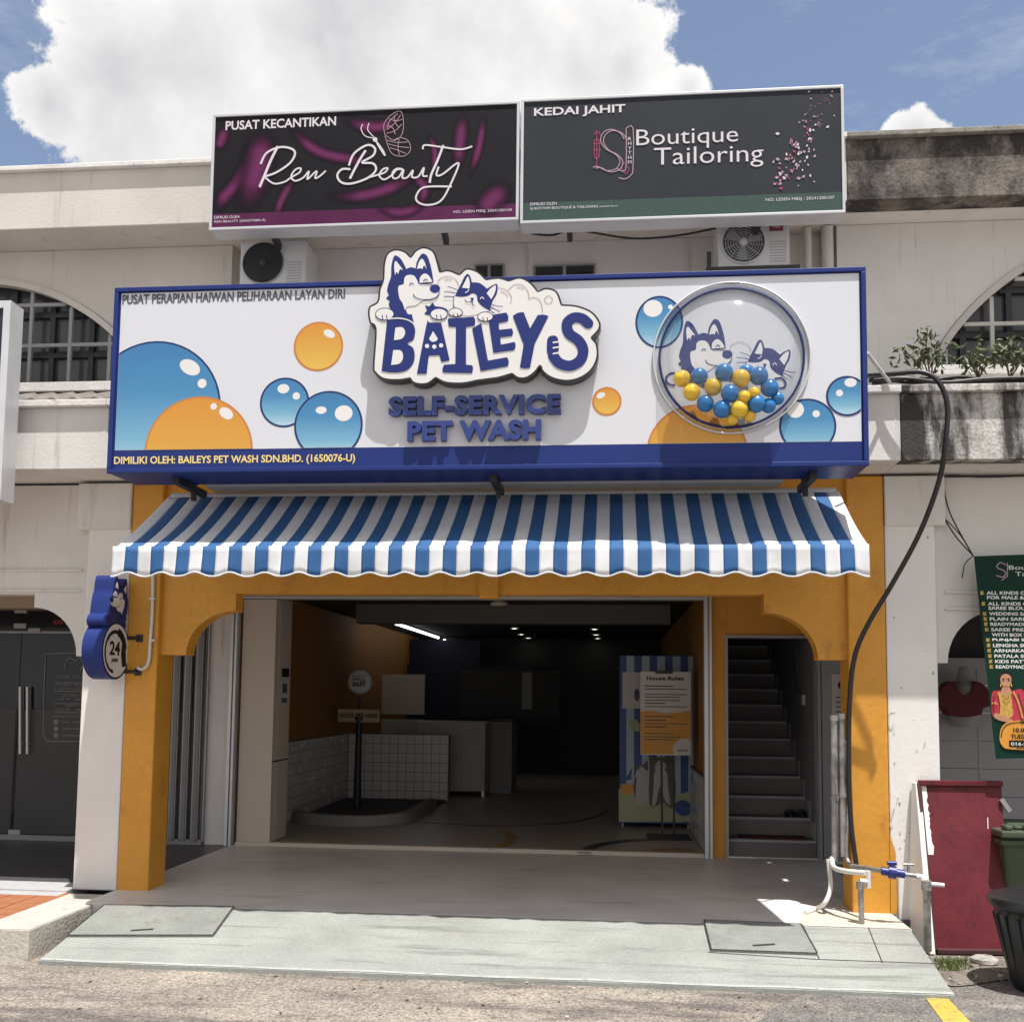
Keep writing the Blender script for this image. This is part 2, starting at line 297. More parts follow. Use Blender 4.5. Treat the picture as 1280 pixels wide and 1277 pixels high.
# ------------------------------------------------------------------ mesh helpers
ORG = {}
class MB:
    def __init__(s): s.v = []; s.f = []; s.m = []; s.sm = []; s.g = []; s.names = []
    def mi(s, n):
        if n not in s.names: s.names.append(n)
        return s.names.index(n)
    def add(s, vs, fs, m, smooth=False, g=None):
        o = len(s.v); s.v += [tuple(v) for v in vs]; s.g += list(g) if g else [0.0]*len(vs)
        k = s.mi(m)
        for f in fs: s.f.append(tuple(i+o for i in f)); s.m.append(k); s.sm.append(smooth)
        return s
    def box(s, x0, x1, y0, y1, z0, z1, m):
        if x0 > x1: x0, x1 = x1, x0
        if y0 > y1: y0, y1 = y1, y0
        if z0 > z1: z0, z1 = z1, z0
        v = [(x, y, z) for z in (z0, z1) for y in (y0, y1) for x in (x0, x1)]
        return s.add(v, [(0, 2, 3, 1), (4, 5, 7, 6), (0, 1, 5, 4), (2, 6, 7, 3), (0, 4, 6, 2), (1, 3, 7, 5)], m)
    def pbox(s, x0, y0, x1, y1, Y, dep, m):
        a = A(x0, y1, Y); b = A(x1, y0, Y); return s.box(a.x, b.x, Y, Y+dep, a.z, b.z, m)
    def bar(s, p, q, w, h, m, up=(0, 0, 1)):
        p = Vector(p); q = Vector(q); d = (q-p).normalized(); u = Vector(up)
        if abs(d.dot(u)) > .98: u = Vector((0, 1, 0))
        a = d.cross(u).normalized()*w/2; b = a.cross(d).normalized()*h/2
        v = [e+sa*a+sb*b for e in (p, q) for sa, sb in ((-1, -1), (1, -1), (1, 1), (-1, 1))]
        return s.add(v, [(0, 1, 2, 3), (7, 6, 5, 4), (0, 4, 5, 1), (1, 5, 6, 2), (2, 6, 7, 3), (3, 7, 4, 0)], m)
    def tube(s, pts, r, m, n=8, caps=True):
        pts = [Vector(p) for p in pts]; rs = r if isinstance(r, (list, tuple)) else [r]*len(pts)
        t0 = (pts[1]-pts[0]).normalized(); nrm = t0.orthogonal().normalized(); vs = []
        for i, p in enumerate(pts):
            t = ((pts[min(i+1, len(pts)-1)]-pts[max(i-1, 0)])).normalized()
            nrm = (nrm - t*nrm.dot(t)).normalized(); bn = t.cross(nrm)
            for k in range(n):
                a = 2*math.pi*k/n; vs.append(p+(nrm*math.cos(a)+bn*math.sin(a))*rs[i])
        fs = [(i*n+k, i*n+(k+1) % n, (i+1)*n+(k+1) % n, (i+1)*n+k) for i in range(len(pts)-1) for k in range(n)]
        s.add(vs, fs, m, True)
        if caps:
            e = len(pts)-1; s.add(vs[:n], [tuple(range(n))[::-1]], m); s.add(vs[e*n:], [tuple(range(n))], m)
        return s
    def lathe(s, c, prof, m, n=24, axis='Z', smooth=True):
        c = Vector(c); vs = []
        for r, h in prof:
            for k in range(n):
                a = 2*math.pi*k/n; x, y = r*math.cos(a), r*math.sin(a)
                vs.append(c+(Vector((x, y, h)) if axis == 'Z' else Vector((x, -h, y)) if axis == 'Y' else Vector((h, x, y))))
        fs = [(i*n+k, i*n+(k+1) % n, (i+1)*n+(k+1) % n, (i+1)*n+k) for i in range(len(prof)-1) for k in range(n)]
        return s.add(vs, fs, m, smooth)
    def sphere(s, c, r, m, n=16): 
        k = n//2; return s.lathe(c, [(max(1e-4, r*math.sin(math.pi*i/k)), -r*math.cos(math.pi*i/k)) for i in range(k+1)], m, n)
    def poly(s, pl, pts, off, m, dep=0.0, hole=None, side=None, grad=False):
        """filled outline on a plane; off = distance in front of it, dep = thickness going back"""
        loops = [[Vector((a, b, 0)) for a, b in pts]] + ([[Vector((a, b, 0)) for a, b in hole]] if hole else [])
        flat = [v for l in loops for v in l]; tri = tessellate_polygon(loops); n = len(flat)
        g = None
        if grad:
            lo, hi = grad; g = [min(1, max(0, (v.y-lo)/(hi-lo))) for v in flat]
        s.add([pl(v.x, v.y, off) for v in flat], tri, m, g=g)
        if dep:
            s.add([pl(v.x, v.y, off-dep) for v in flat], [t[::-1] for t in tri], side or m)
            o = 0
            for l in loops:
                k = len(l); vs = [pl(v.x, v.y, off) for v in l]+[pl(v.x, v.y, off-dep) for v in l]
                s.add(vs, [(i, (i+1) % k, k+(i+1) % k, k+i) for i in range(k)], side or m); o += k
        return s
    def stroke(s, pl, pts, w, off, m, ends=None):
        P = [Vector(p) for p in pts]; L = []; n = len(P)
        closed = (P[0]-P[-1]).length < 1e-6
        for i in range(n):
            a = P[i-1] if i else (P[-2] if closed else P[0]); b = P[i+1] if i < n-1 else (P[1] if closed else P[-1])
            t = (b-a); t = t.normalized() if t.length > 1e-9 else Vector((1, 0))
            k = w
            if ends is not None: k = w*(ends+(1-ends)*math.sin(math.pi*i/(n-1))**.5)
            L.append((P[i]+Vector((-t.y, t.x))*k/2, P[i]-Vector((-t.y, t.x))*k/2))
        vs = [pl(q.x, q.y, off+.0007*i/n) for i, ab in enumerate(L) for q in ab]
        return s.add(vs, [(2*i, 2*i+1, 2*i+3, 2*i+2) for i in range(n-1)], m)
    def fold(s, pl, pts, w, off, m):
        P = [Vector(p) for p in pts]; n = len(P); vs = []; g = []; K = 9
        for i in range(n):
            t = (P[min(i+1, n-1)]-P[max(i-1, 0)]).normalized(); nr = Vector((-t.y, t.x)); e = min(1, 3.2*min(i, n-1-i)/n)
            for k in range(K):
                u = k/(K-1)*2-1; q = P[i]+nr*(u*w*(.6+.4*e)/2); vs.append(pl(q.x, q.y, off+.0003*i/n)); g.append(max(0, math.cos(u*1.5708))**1.2*e)
        return s.add(vs, [(i*K+k, i*K+k+1, i*K+K+k+1, i*K+K+k) for i in range(n-1) for k in range(K-1)], m, False, g)
    def text(s, pl, body, a0, b0, width, height, m, off=.002, dep=0.0, bold=0.0, shear=0.0):
        vs, fs, (x0, x1, y0, y1) = text_geo(body, bold, 1 if dep else 0)
        sx = width/(x1-x0); sy = height/(y1-y0)
        out = []
        for x, y, z in vs:
            out.append(pl(a0+(x-x0)*sx, b0+(y-y0)*sy+shear*(x-x0)*sx, off+(z-1)*dep/2 if dep else off))
        return s.add(out, fs, m)
    def build(s, name, parent=None, loc=None, bevel=0.0, solid=0.0):
        o = ORG[parent] if parent is not None else Vector(loc or (0, 0, 0))
        me = bpy.data.meshes.new(name); me.from_pydata([Vector(v)-o for v in s.v], [], s.f)
        for n in s.names: me.materials.append(MATS[n])
        me.polygons.foreach_set('material_index', s.m); me.polygons.foreach_set('use_smooth', s.sm)
        if any(s.g): me.attributes.new('grad', 'FLOAT', 'POINT').data.foreach_set('value', s.g)
        me.update()
        ob = bpy.data.objects.new(name, me); COL.objects.link(ob); ORG[ob] = o
        if parent is not None: ob.parent = parent
        else: ob.location = o
        if solid:
            d = ob.modifiers.new('solid', 'SOLIDIFY'); d.thickness = solid; d.offset = 0
        if bevel:
            d = ob.modifiers.new('bevel', 'BEVEL'); d.width = bevel; d.segments = 2; d.limit_method = 'ANGLE'; d.angle_limit = math.radians(50)
        return ob

TG = {}
def text_geo(body, bold, ext):
    k = (body, bold, ext)
    if k not in TG:
        c = bpy.data.curves.new('lettering', 'FONT'); c.body = body; c.size = 1; c.offset = bold; c.extrude = 1.0 if ext else 0; c.resolution_u = 3; c.space_character = 1.07 if bold > .03 else 1.0
        ob = bpy.data.objects.new('lettering', c); COL.objects.link(ob)
        bpy.context.view_layer.update()
        me = bpy.data.meshes.new_from_object(ob.evaluated_get(bpy.context.evaluated_depsgraph_get()))
        vs = [tuple(v.co) for v in me.vertices]; fs = [tuple(p.vertices) for p in me.polygons]
        xs = [v[0] for v in vs]; ys = [v[1] for v in vs]
        TG[k] = (vs, fs, (min(xs), max(xs), min(ys), max(ys)))
        bpy.data.meshes.remove(me); bpy.data.objects.remove(ob); bpy.data.curves.remove(c)
    return TG[k]

def FY(Y): return lambda a, b, o: Vector((a, Y-o, b))           # a plane facing the street
def FX(X): return lambda a, b, o: Vector((X+o, a, b))           # a plane facing +X
def FZ(Z): return lambda a, b, o: Vector((a, b, Z+o))
def XZ(pts, Y): return [(lambda v: (v.x, v.z))(A(p[0], p[1], Y)) for p in pts]
def XY(pts, Z=0.0): return [(lambda v: (v.x, v.y))(G(p[0], p[1], Z)) for p in pts]
def zm(pts, ox, oy, s): return [(ox+p[0]/s, oy+p[1]/s)+tuple(p[2:]) for p in pts]
def cr(pts, closed=True, n=5):
    """smooth curve through points; a point with a third entry is a sharp corner"""
    N = len(pts); out = []
    for i in range(N if closed else N-1):
        p1, p2 = pts[i], pts[(i+1) % N]
        p0 = pts[i-1] if (closed or i > 0) else p1; p3 = pts[(i+2) % N] if (closed or i+2 < N) else p2
        if len(p1) > 2: p0 = p1
        if len(p2) > 2: p3 = p2
        if len(p1) > 2 and len(p2) > 2: out.append(p1[:2]); continue
        for k in range(n):
            t = k/n; r = []
            for c in (0, 1):
                a, b, d, e = p0[c], p1[c], p2[c], p3[c]
                r.append(.5*(2*b+(d-a)*t+(2*a-5*b+4*d-e)*t*t+(3*b-a-3*d+e)*t**3))
            out.append(tuple(r))
    if not closed: out.append(tuple(pts[-1][:2]))
    return out
def cr3(pts, n=8):
    P = [Vector(p) for p in pts]; out = []
    for i in range(len(P)-1):
        a, b, c, d = P[max(i-1, 0)], P[i], P[i+1], P[min(i+2, len(P)-1)]
        for k in range(n):
            t = k/n; out.append(.5*(2*b+(c-a)*t+(2*a-5*b+4*c-d)*t*t+(3*b-a-3*c+d)*t**3))
    return out+[P[-1]]
def ell(cx, cy, rx, ry, n=28, rot=0.0):
    return [(cx+rx*math.cos(t)*math.cos(rot)-ry*math.sin(t)*math.sin(rot), cy+rx*math.cos(t)*math.sin(rot)+ry*math.sin(t)*math.cos(rot)) for t in [2*math.pi*k/n for k in range(n)]]
def inset(pts, w):
    n = len(pts); ar = sum(pts[i][0]*pts[(i+1) % n][1]-pts[(i+1) % n][0]*pts[i][1] for i in range(n)); sg = 1 if ar > 0 else -1
    out = []
    for i in range(n):
        a = Vector(pts[i-1][:2]); b = Vector(pts[(i+1) % n][:2]); t = (b-a)
        t = t.normalized() if t.length > 1e-9 else Vector((1, 0))
        out.append((pts[i][0]-t.y*w*sg, pts[i][1]+t.x*w*sg))
    return out
def clip(pts, axis, val, keep):
    out = []; n = len(pts)
    for i in range(n):
        a, b = pts[i], pts[(i+1) % n]; ia = (a[axis]-val)*keep >= 0; ib = (b[axis]-val)*keep >= 0
        if ia: out.append(a)
        if ia != ib:
            t = (val-a[axis])/(b[axis]-a[axis]); out.append((a[0]+(b[0]-a[0])*t, a[1]+(b[1]-a[1])*t))
    return out
def tag(o, label=None, cat=None, group=None, kind=None):
    if label: o['label'] = label
    if cat: o['category'] = cat
    if group: o['group'] = group
    if kind: o['kind'] = kind
    return o
def thing(name, label, cat, loc, group=None):
    o = bpy.data.objects.new(name, None); o.empty_display_size = .2; COL.objects.link(o); o.location = loc; ORG[o] = Vector(loc)
    return tag(o, label, cat, group)
def struct(mb, name, **k): return tag(mb.build(name, **k), kind='structure')

# facade planes (metres in front of the shutter line are negative)
YP, YB, YF, YU, YR, YS, YT = -2.35, -2.29, -2.77, -2.00, -2.40, -3.45, -2.75
XL, XR = -3.345, 2.28
ZF0, ZF1 = 3.10, 3.61
exec_parts = []
# ================================================================== ground
mb = MB(); mb.add([(-60, -70, -.2), (60, -70, -.2), (60, -3.3, -.2), (-60, -3.3, -.2)], [(0, 1, 2, 3)], 'road'); struct(mb, 'road')
mb = MB(); pts = XY([(935, 1300), (960, 1262), (1010, 1240), (1120, 1236), (1190, 1232), (1230, 1215), (1320, 1210), (1700, 1210), (1700, 1420), (900, 1420)], -.196)
mb.poly(FZ(-.2), pts, .004, 'asphalt'); struct(mb, 'road_patch')
mb = MB(); mb.poly(FZ(-.2), XY([(1156, 1245), (1183, 1245), (1235, 1300), (1196, 1300)], -.192), .008, 'yellow_paint'); struct(mb, 'road_marking')
mb = MB(); mb.box(XL, XR, -2.84, 0, -.3, 0, 'floor_grey'); struct(mb, 'verandah_floor')
mb = MB(); mb.box(XL, 1.33, .002, 9.6, -.3, .02, 'room_floor')
pl = FZ(.02)
w = lambda pts, s=3.547, ox=560, oy=720: XY(zm(pts, ox, oy, s), .024)
mb.stroke(pl, cr(w([(-200, 1085), (0, 1097), (200, 1105), (400, 1100), (600, 1080), (715, 1040)]), False), .05, .004, 'floor_blue')
mb.stroke(pl, cr(w([(600, 1224), (660, 1192), (800, 1170), (950, 1164), (1085, 1166)]), False), .13, .004, 'floor_blue')
mb.poly(pl, cr(w([(225, 1125), (290, 1140), (305, 1165), (260, 1200), (180, 1212), (230, 1185), (255, 1165), (250, 1145)])), .005, 'floor_orange')
mb.poly(pl, cr(w([(850, 1222), (900, 1210), (1000, 1205), (1088, 1212), (1088, 1226)])), .005, 'floor_orange')
struct(mb, 'shop_floor')
# ramp
X0, X1 = -3.16, 2.27
mb = MB(); y0, z0, y1, z1 = -2.84, -.002, -3.70, -.175
mb.add([(X0, y0, z0), (X1, y0, z0), (X1, y1, z1), (X0, y1, z1), (X0, y0, -.3), (X1, y0, -.3), (X1, y1, -.3), (X0, y1, -.3)],
       [(0, 3, 2, 1), (3, 7, 6, 2), (1, 2, 6, 5), (0, 4, 7, 3)], 'ramp_grey')
RS = (z1-z0)/(y1-y0)
def rampz(y): return z0+(y-y0)*RS
def RP(x, y):   # a pixel of the photo on the ramp's slope
    d = ray(x, y); n = Vector((0, -RS, 1)); t = (Vector((0, y0, z0))-CAM).dot(n)/d.dot(n); p = CAM+d*t; return (p.x, p.y)
pr = lambda a, b, o: Vector((a, b, rampz(b)+o))
for x in (1120/2.065, 1570/2.065): pass
for p, q in (((1003, 1155), (1024, 1198)), ((1085, 1158), (1103, 1203)), ((1024, 1199), (1168, 1204)), ((885, 1190), (1024, 1199))):
    mb.stroke(pr, [RP(*p), RP(*q)], .006, .003, 'dark_gap')
random.seed(2); ed = [(X0+(X1-X0)*k/40, y1+.012+.012*random.random()) for k in range(41)]; mb.stroke(pr, ed, .024, .003, 'ramp_edge')
struct(mb, 'ramp')
mb = MB(); mb.poly(FZ(0), [(1.55, -2.838), (2.275, -2.838), (2.275, -2.36), (1.70, -2.36)], .004, 'apron_cream'); struct(mb, 'floor_patch')
def cover(quad, label, handle):
    mb = MB(); q = [RP(*p) for p in quad]; mb.poly(pr, q, .014, 'metal_plate', .014)
    o = mb.build('drain_cover', loc=pr(q[0][0], q[0][1], 0)); tag(o, label, 'drain cover', 'drain covers on the ramp')
    mb = MB()
    for i in range(4):
        a, b = Vector(q[i]), Vector(q[(i+1) % 4]); mb.stroke(pr, [a, b], .009, .017, 'dark_gap')
    c = (Vector(q[0])+Vector(q[1])+Vector(q[2])+Vector(q[3]))/4
    mb.build('rim', o)
    mb = MB(); h = RP(*handle); mb.stroke(pr, [(h[0]-.07, h[1]-.01), (h[0]+.07, h[1]+.02)], .02, .017, 'dark_gap'); mb.build('handle', o)
cover([(84, 1171), (266, 1171), (292, 1135), (130, 1133)], 'wide textured metal drain cover below the left orange pillar', (177, 1165))
cover([(889, 1189), (1022, 1194), (1001, 1157), (880, 1152)], 'smaller metal drain cover at the right end of the ramp', (955, 1184))
# left neighbour's terrace: dark tiles, granite strip, terracotta paving, concrete kerb
mb = MB(); mb.box(-9.5, XL-.004, -2.10, 0, -.3, -.002, 'dark_tile'); struct(mb, 'tiled_walkway')
mb = MB(); mb.box(-9.5, -3.69, -2.42, -2.103, -.3, -.004, 'granite'); mb.box(-9.5, -3.69, -2.56, -2.423, -.3, -.014, 'granite'); struct(mb, 'granite_edge')
mb = MB(); mb.box(-9.5, -3.63, -3.60, -2.563, -.35, -.02, 'grout')
x = -3.635
while x > -5.6:
    y = -3.595
    while y < -2.62:
        mb.box(x-.195, x-.005, y+.004, y+.186, -.03, -.015, 'terracotta'); y += .19
    x -= .2
struct(mb, 'paving')
mb = MB(); mb.box(-3.625, -3.27, -3.63, -2.50, -.35, -.012, 'concrete'); mb.box(-3.62, -3.275, -3.625, -2.505, -.0125, -.006, 'concrete_top'); mb.box(-9.5, -3.63, -3.66, -3.603, -.35, -.022, 'concrete')
struct(mb, 'kerb', bevel=.012)
mb = MB(); mb.box(XR+.03, 9.5, -2.4, 0, -.3, -.03, 'dark_tile'); struct(mb, 'right_walkway')
# dirt, grass and rubble beside the ramp
mb = MB(); pts = XY([(1150, 1200), (1190, 1180), (1300, 1180), (1420, 1190), (1400, 1225), (1280, 1222), (1200, 1232), (1180, 1226)], -.19)
mb.poly(FZ(-.2), cr(pts), .012, 'dirt')
for k in range(160):
    a = random.uniform(1165, 1300); p = G(a, random.uniform(1192, 1232), -.19); r = random.uniform(.004, .018)
    mb.add([p+Vector((random.uniform(-r, r), random.uniform(-r, r), random.uniform(0, r*1.4))) for _ in range(5)], [(0, 1, 2), (0, 2, 3), (0, 3, 4), (1, 2, 4), (1, 3, 4)], random.choice(['stone', 'dirt', 'concrete']))
tag(mb.build('dirt'), kind='stuff')
mb = MB()
for k in range(420):
    p = G(random.gauss(1188, 13), random.uniform(1200, 1213), -.185); h = random.uniform(.015, .05); a = random.uniform(0, 6.3)
    d = Vector((math.cos(a), math.sin(a), 0))*.004; l = Vector((random.uniform(-.02, .02), random.uniform(-.02, .02), h))
    mb.add([p-d, p+d, p+l], [(0, 1, 2)], 'grass')
tag(mb.build('grass'), kind='stuff')
def rock(px, py, r, label):
    mb = MB(); c = G(px, py, -.17); n = 9; vs = []; fs = []
    random.seed(int(px))
    for i in range(6):
        for k in range(n):
            th = math.pi*i/5; q = r*random.uniform(.8, 1.15); vs.append(c+Vector((q*1.4*math.sin(th)*math.cos(6.283*k/n), q*math.sin(th)*math.sin(6.283*k/n), -.55*q*math.cos(th))))
    fs = [(i*n+k, i*n+(k+1) % n, (i+1)*n+(k+1) % n, (i+1)*n+k) for i in range(5) for k in range(n)]
    mb.add(vs, fs, 'stone'); tag(mb.build('stone', loc=c), label, 'stone')
rock(1232, 1200, .07, 'lump of broken concrete lying before the maroon door')

# ================================================================== shophouse in the middle
shop = thing('shophouse', 'two storey shophouse with orange pillars and open pet wash shopfront', 'building', (-.53, -1.2, 0))
def arch_profile(x0, x1, ztop, zlow=1.76, zarc=2.10, zmid=2.232, w1=.20, w2=.38):
    """beam with a stepped quarter arch bracket at both ends, outline in X, Z"""
    L = [(x0, ztop), (x0, zlow), (x0+w1, zlow)]
    for k in range(1, 11):
        t = math.pi/2*k/10; L.append((x0+w1+w2*(1-math.cos(t)), zlow+(zarc-zlow)*math.sin(t)))
    L += [(x0+w1+w2, zmid)]
    R = [(x0+x1-a, b) for a, b in L][::-1]
    return L+R
for x0, x1 in ((XL+.002, -3.098), (2.018, XR-.002)):
    mb = MB(); mb.box(x0, x1, YP, -2.05, -.01, 3.085, 'orange')
    if x0 > 0:
        mb.add([(XR-.004, YP-.001, .55), (XR+.035, YP-.001, .42), (XR+.04, YP-.001, 0), (XR-.004, YP-.001, 0)], [(0, 1, 2, 3)], 'orange')
    mb.build('pillar', shop, bevel=.012)
mb = MB(); mb.poly(FY(YB), arch_profile(-3.098, 2.018, 3.08), 0, 'orange', .16)
mb.box(-.64, -.50, YB-.06, YB+.1, 2.20, 2.40, 'orange')
mb.build('beam', shop, bevel=.008)
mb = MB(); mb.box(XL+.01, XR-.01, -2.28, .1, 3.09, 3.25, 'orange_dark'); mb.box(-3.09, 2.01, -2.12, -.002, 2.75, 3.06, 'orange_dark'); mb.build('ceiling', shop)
mb = MB()   # shop wall at the shutter line: strips beside the openings and over the stair door
mb.box(1.25, 1.416, 0, .14, 0, 3.08, 'orange'); mb.box(1.418, 2.275, 0, .14, 2.065, 3.08, 'orange')
mb.box(-3.40, -3.335, 0, .12, 0, 3.08, 'orange'); mb.box(-3.333, 1.248, .02, .14, 2.45, 3.08, 'orange')
mb.build('wall', shop)
for x0, x1, m in ((XL-.27, XL-.06, 'plaster_white'), (2.285, 2.62, 'panel_grey')):
    mb = MB(); mb.box(x0, x1, -.02, .2, 0, 3.08, m); mb.build('pilaster', shop)
mb = MB(); mb.box(-3.31, 1.205, -.05, .10, 2.405, 2.452, 'alu_white'); mb.box(-3.31, 1.205, -.065, -.052, 2.425, 2.44, 'steel_grey'); mb.build('shutter_rail', shop)
for x in (1.205, -3.40):
    mb = MB(); mb.box(x, x+.03, -.07, .05, 0, 2.50, 'alu'); mb.box(x+.032, x+.045, -.05, .05, 0, 2.5, 'steel_grey'); mb.box(x+.047, x+.068, -.07, .05, 0, 2.5, 'alu')
    mb.build('shutter_track', shop)
mb = MB(); mb.box(-3.30, 1.20, -.03, .06, 0, .035, 'panel_white'); mb.build('threshold', shop)
mb = MB(); mb.box(1.40, 1.425, -.03, .1, 0, 2.07, 'frame_grey'); mb.box(1.427, 2.245, -.03, .1, 2.045, 2.07, 'frame_grey'); mb.box(2.247, 2.275, -.03, .1, 0, 2.07, 'frame_grey'); mb.build('door_frame', shop)
# box column with notices
mb = MB(); mb.box(-3.305, -2.964, 0.13, .50, .03, 2.42, 'panel_white'); mb.box(-3.30, -2.966, 0, .13, .03, 2.40, 'panel_white'); mb.box(-2.9635, -2.962, 0.0, .5, .80, .815, 'dark_gap'); mb.build('column', shop, bevel=.006)
# room
mb = MB()
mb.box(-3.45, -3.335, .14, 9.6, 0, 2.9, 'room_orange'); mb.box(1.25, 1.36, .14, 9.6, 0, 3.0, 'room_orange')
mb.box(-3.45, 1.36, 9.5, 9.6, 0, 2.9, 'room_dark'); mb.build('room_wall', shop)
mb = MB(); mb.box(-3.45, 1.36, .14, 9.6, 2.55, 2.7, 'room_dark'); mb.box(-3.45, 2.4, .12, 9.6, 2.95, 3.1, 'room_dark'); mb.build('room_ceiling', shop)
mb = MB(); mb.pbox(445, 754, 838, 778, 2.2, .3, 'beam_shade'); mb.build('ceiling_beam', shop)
def tiles(mb, fn, a0, a1, b0, b1, s, m='tile_white'):
    na = max(1, round((a1-a0)/s)); nb = max(1, round((b1-b0)/s)); da = (a1-a0)/na; db = (b1-b0)/nb; g = .004
    for i in range(na):
        for j in range(nb):
            q = [(a0+i*da+g, b0+j*db+g), (a0+(i+1)*da-g, b0+j*db+g), (a0+(i+1)*da-g, b0+(j+1)*db-g), (a0+i*da+g, b0+(j+1)*db-g)]
            mb.add([fn(*p, .004) for p in q], [(0, 1, 2, 3)], m)
mb = MB(); mb.box(-3.335, -3.30, .52, 4.2, .02, .93, 'tile_grout'); tiles(mb, FX(-3.30), .54, 4.18, .03, .925, .12)
mb.box(-3.335, -1.88, 4.2, 4.32, .02, .93, 'tile_grout'); tiles(mb, FY(4.2), -3.29, -1.89, .03, .925, .12)
mb.build('tiled_wall', shop); mb = MB()
mb.box(1.215, 1.245, .14, 3.2, .02, .72, 'tile_grout'); tiles(mb, lambda a, b, o: Vector((1.215-o, a, b)), .15, 3.2, .03, .71, .15)
mb.add([FY(.138)(a, b, 0) for a, b in ((1.213, .02), (1.25, .02), (1.25, .72), (1.213, .72))], [(0, 1, 2, 3)], 'tile_grout'); tiles(mb, FY(.136), 1.214, 1.25, .03, .71, .14)
mb.build('tiled_wall', shop)
mb = MB()
kp = XY(zm([(285, 1030), (330, 1058), (450, 1072), (600, 1078), (720, 1072), (810, 1060), (860, 1035), (925, 1000)], 280, 720, 3.547), .09)
kc = [Vector(v) for v in cr(kp, False)]; ko = []; ki = []
for i, v in enumerate(kc):
    t = (kc[min(i+1, len(kc)-1)]-kc[max(i-1, 0)]).normalized(); nn = Vector((-t.y, t.x))*.055; ko.append(tuple(v-nn)); ki.append(tuple(v+nn))
mb.poly(FZ(.135), ko+ki[::-1], 0, 'room_grey', .115)
mb.poly(FZ(.02), [(-3.29, 4.19)]+[(p[0], p[1]) for p in kp]+[(-1.9, 4.19)], .03, 'room_dark'); mb.build('wash_area_kerb', shop)
mb = MB(); mb.pbox(400, 800, 600, 1000, 8.6, .1, 'room_blue'); mb.pbox(500, 832, 700, 905, 8.4, .1, 'room_blue'); mb.build('blue_wall', shop)
# staircase behind the door
mb = MB(); z = 0.0; y = .10
for k in range(17):
    h = .16 if k == 0 else .178
    mb.box(1.43, 2.24, y, y+.29 if k < 16 else y+.6, max(0, z-.05), z+h, 'step_grey')
    mb.box(1.432, 2.238, y-.012, y+.02, z+h-.022, z+h+.003, 'frame_grey'); z += h; y += .265
mb.build('staircase', shop)
mb = MB(); mb.box(1.362, 1.428, .142, 6.5, 0, 5.0, 'stair_wall'); mb.box(2.242, 2.38, .142, 6.5, 0, 5.0, 'stair_wall'); mb.box(1.43, 2.24, 6.3, 6.4, 0, 5, 'stair_wall'); mb.box(1.43, 2.24, 2.5, 6.4, 4.6, 4.7, 'room_dark')
z = .16; y = .1
for k in range(15):
    mb.box(2.236, 2.241, y, y+.30, z, z+.16, 'panel_grey'); z += .178; y += .265
mb.build('stair_wall', shop)
# first floor: parapet band over the pavement, recessed bay, roof parapet
def fascia(mb, x0, x1, m, mc, yf=YF):
    mb.box(x0, x1, yf, yf+.14, ZF0, ZF1-.05, m); mb.box(x0, x1, yf-.05, yf+.16, ZF1-.05, ZF1, mc); mb.box(x0, x1, yf+.142, YU, ZF0+.003, ZF0+.12, 'plaster_white')
def roof_band(mb, x0, x1, m, mc):
    mb.box(x0, x1, YR, YR+.2, 5.12, 5.585, m); mb.box(x0, x1, YR-.045, YR+.25, 5.585, 5.625, mc); mb.box(x0, x1, YR+.202, YU+.4, 5.122, 5.22, 'cream' if m == 'cream' else 'plaster_white'); mb.box(x0, x1, YU+.4, 4, 5.3, 5.4, m)
mb = MB(); fascia(mb, XL, XR+.01, 'plaster_white', 'coping'); mb.build('parapet', shop, bevel=.006)
bx0, bx1 = A(290, 330, YU).x, A(1046, 300, YU).x
mb = MB(); mb.box(bx0+.002, bx1-.002, YU+.13, YU+.3, 3.3, 5.118, 'plaster_white'); mb.build('recess_wall', shop)
for x0, x1 in ((592, 631), (666, 745)):
    mb = MB(); mb.pbox(x0, 329, x1, 372, YU+.11, .03, 'grille_grey'); f = mb.build('window', shop, bevel=.004)
    mb = MB(); a = A(x0+3, 372, YU+.108); b = A(x1-3, 332, YU+.108); mb.box(a.x, b.x, YU+.102, YU+.109, a.z, b.z, 'glass_dark'); mb.build('pane', f)
    mb = MB(); mb.box((a.x+b.x)/2-.012, (a.x+b.x)/2+.012, YU+.09, YU+.101, a.z, b.z, 'grille_grey'); mb.build('bar', f)
rl = A(285, 250, YR).x
mb = MB(); roof_band(mb, rl, A(1058, 200, YR).x, 'cream', 'coping'); mb.build('roof_parapet', shop, bevel=.006)

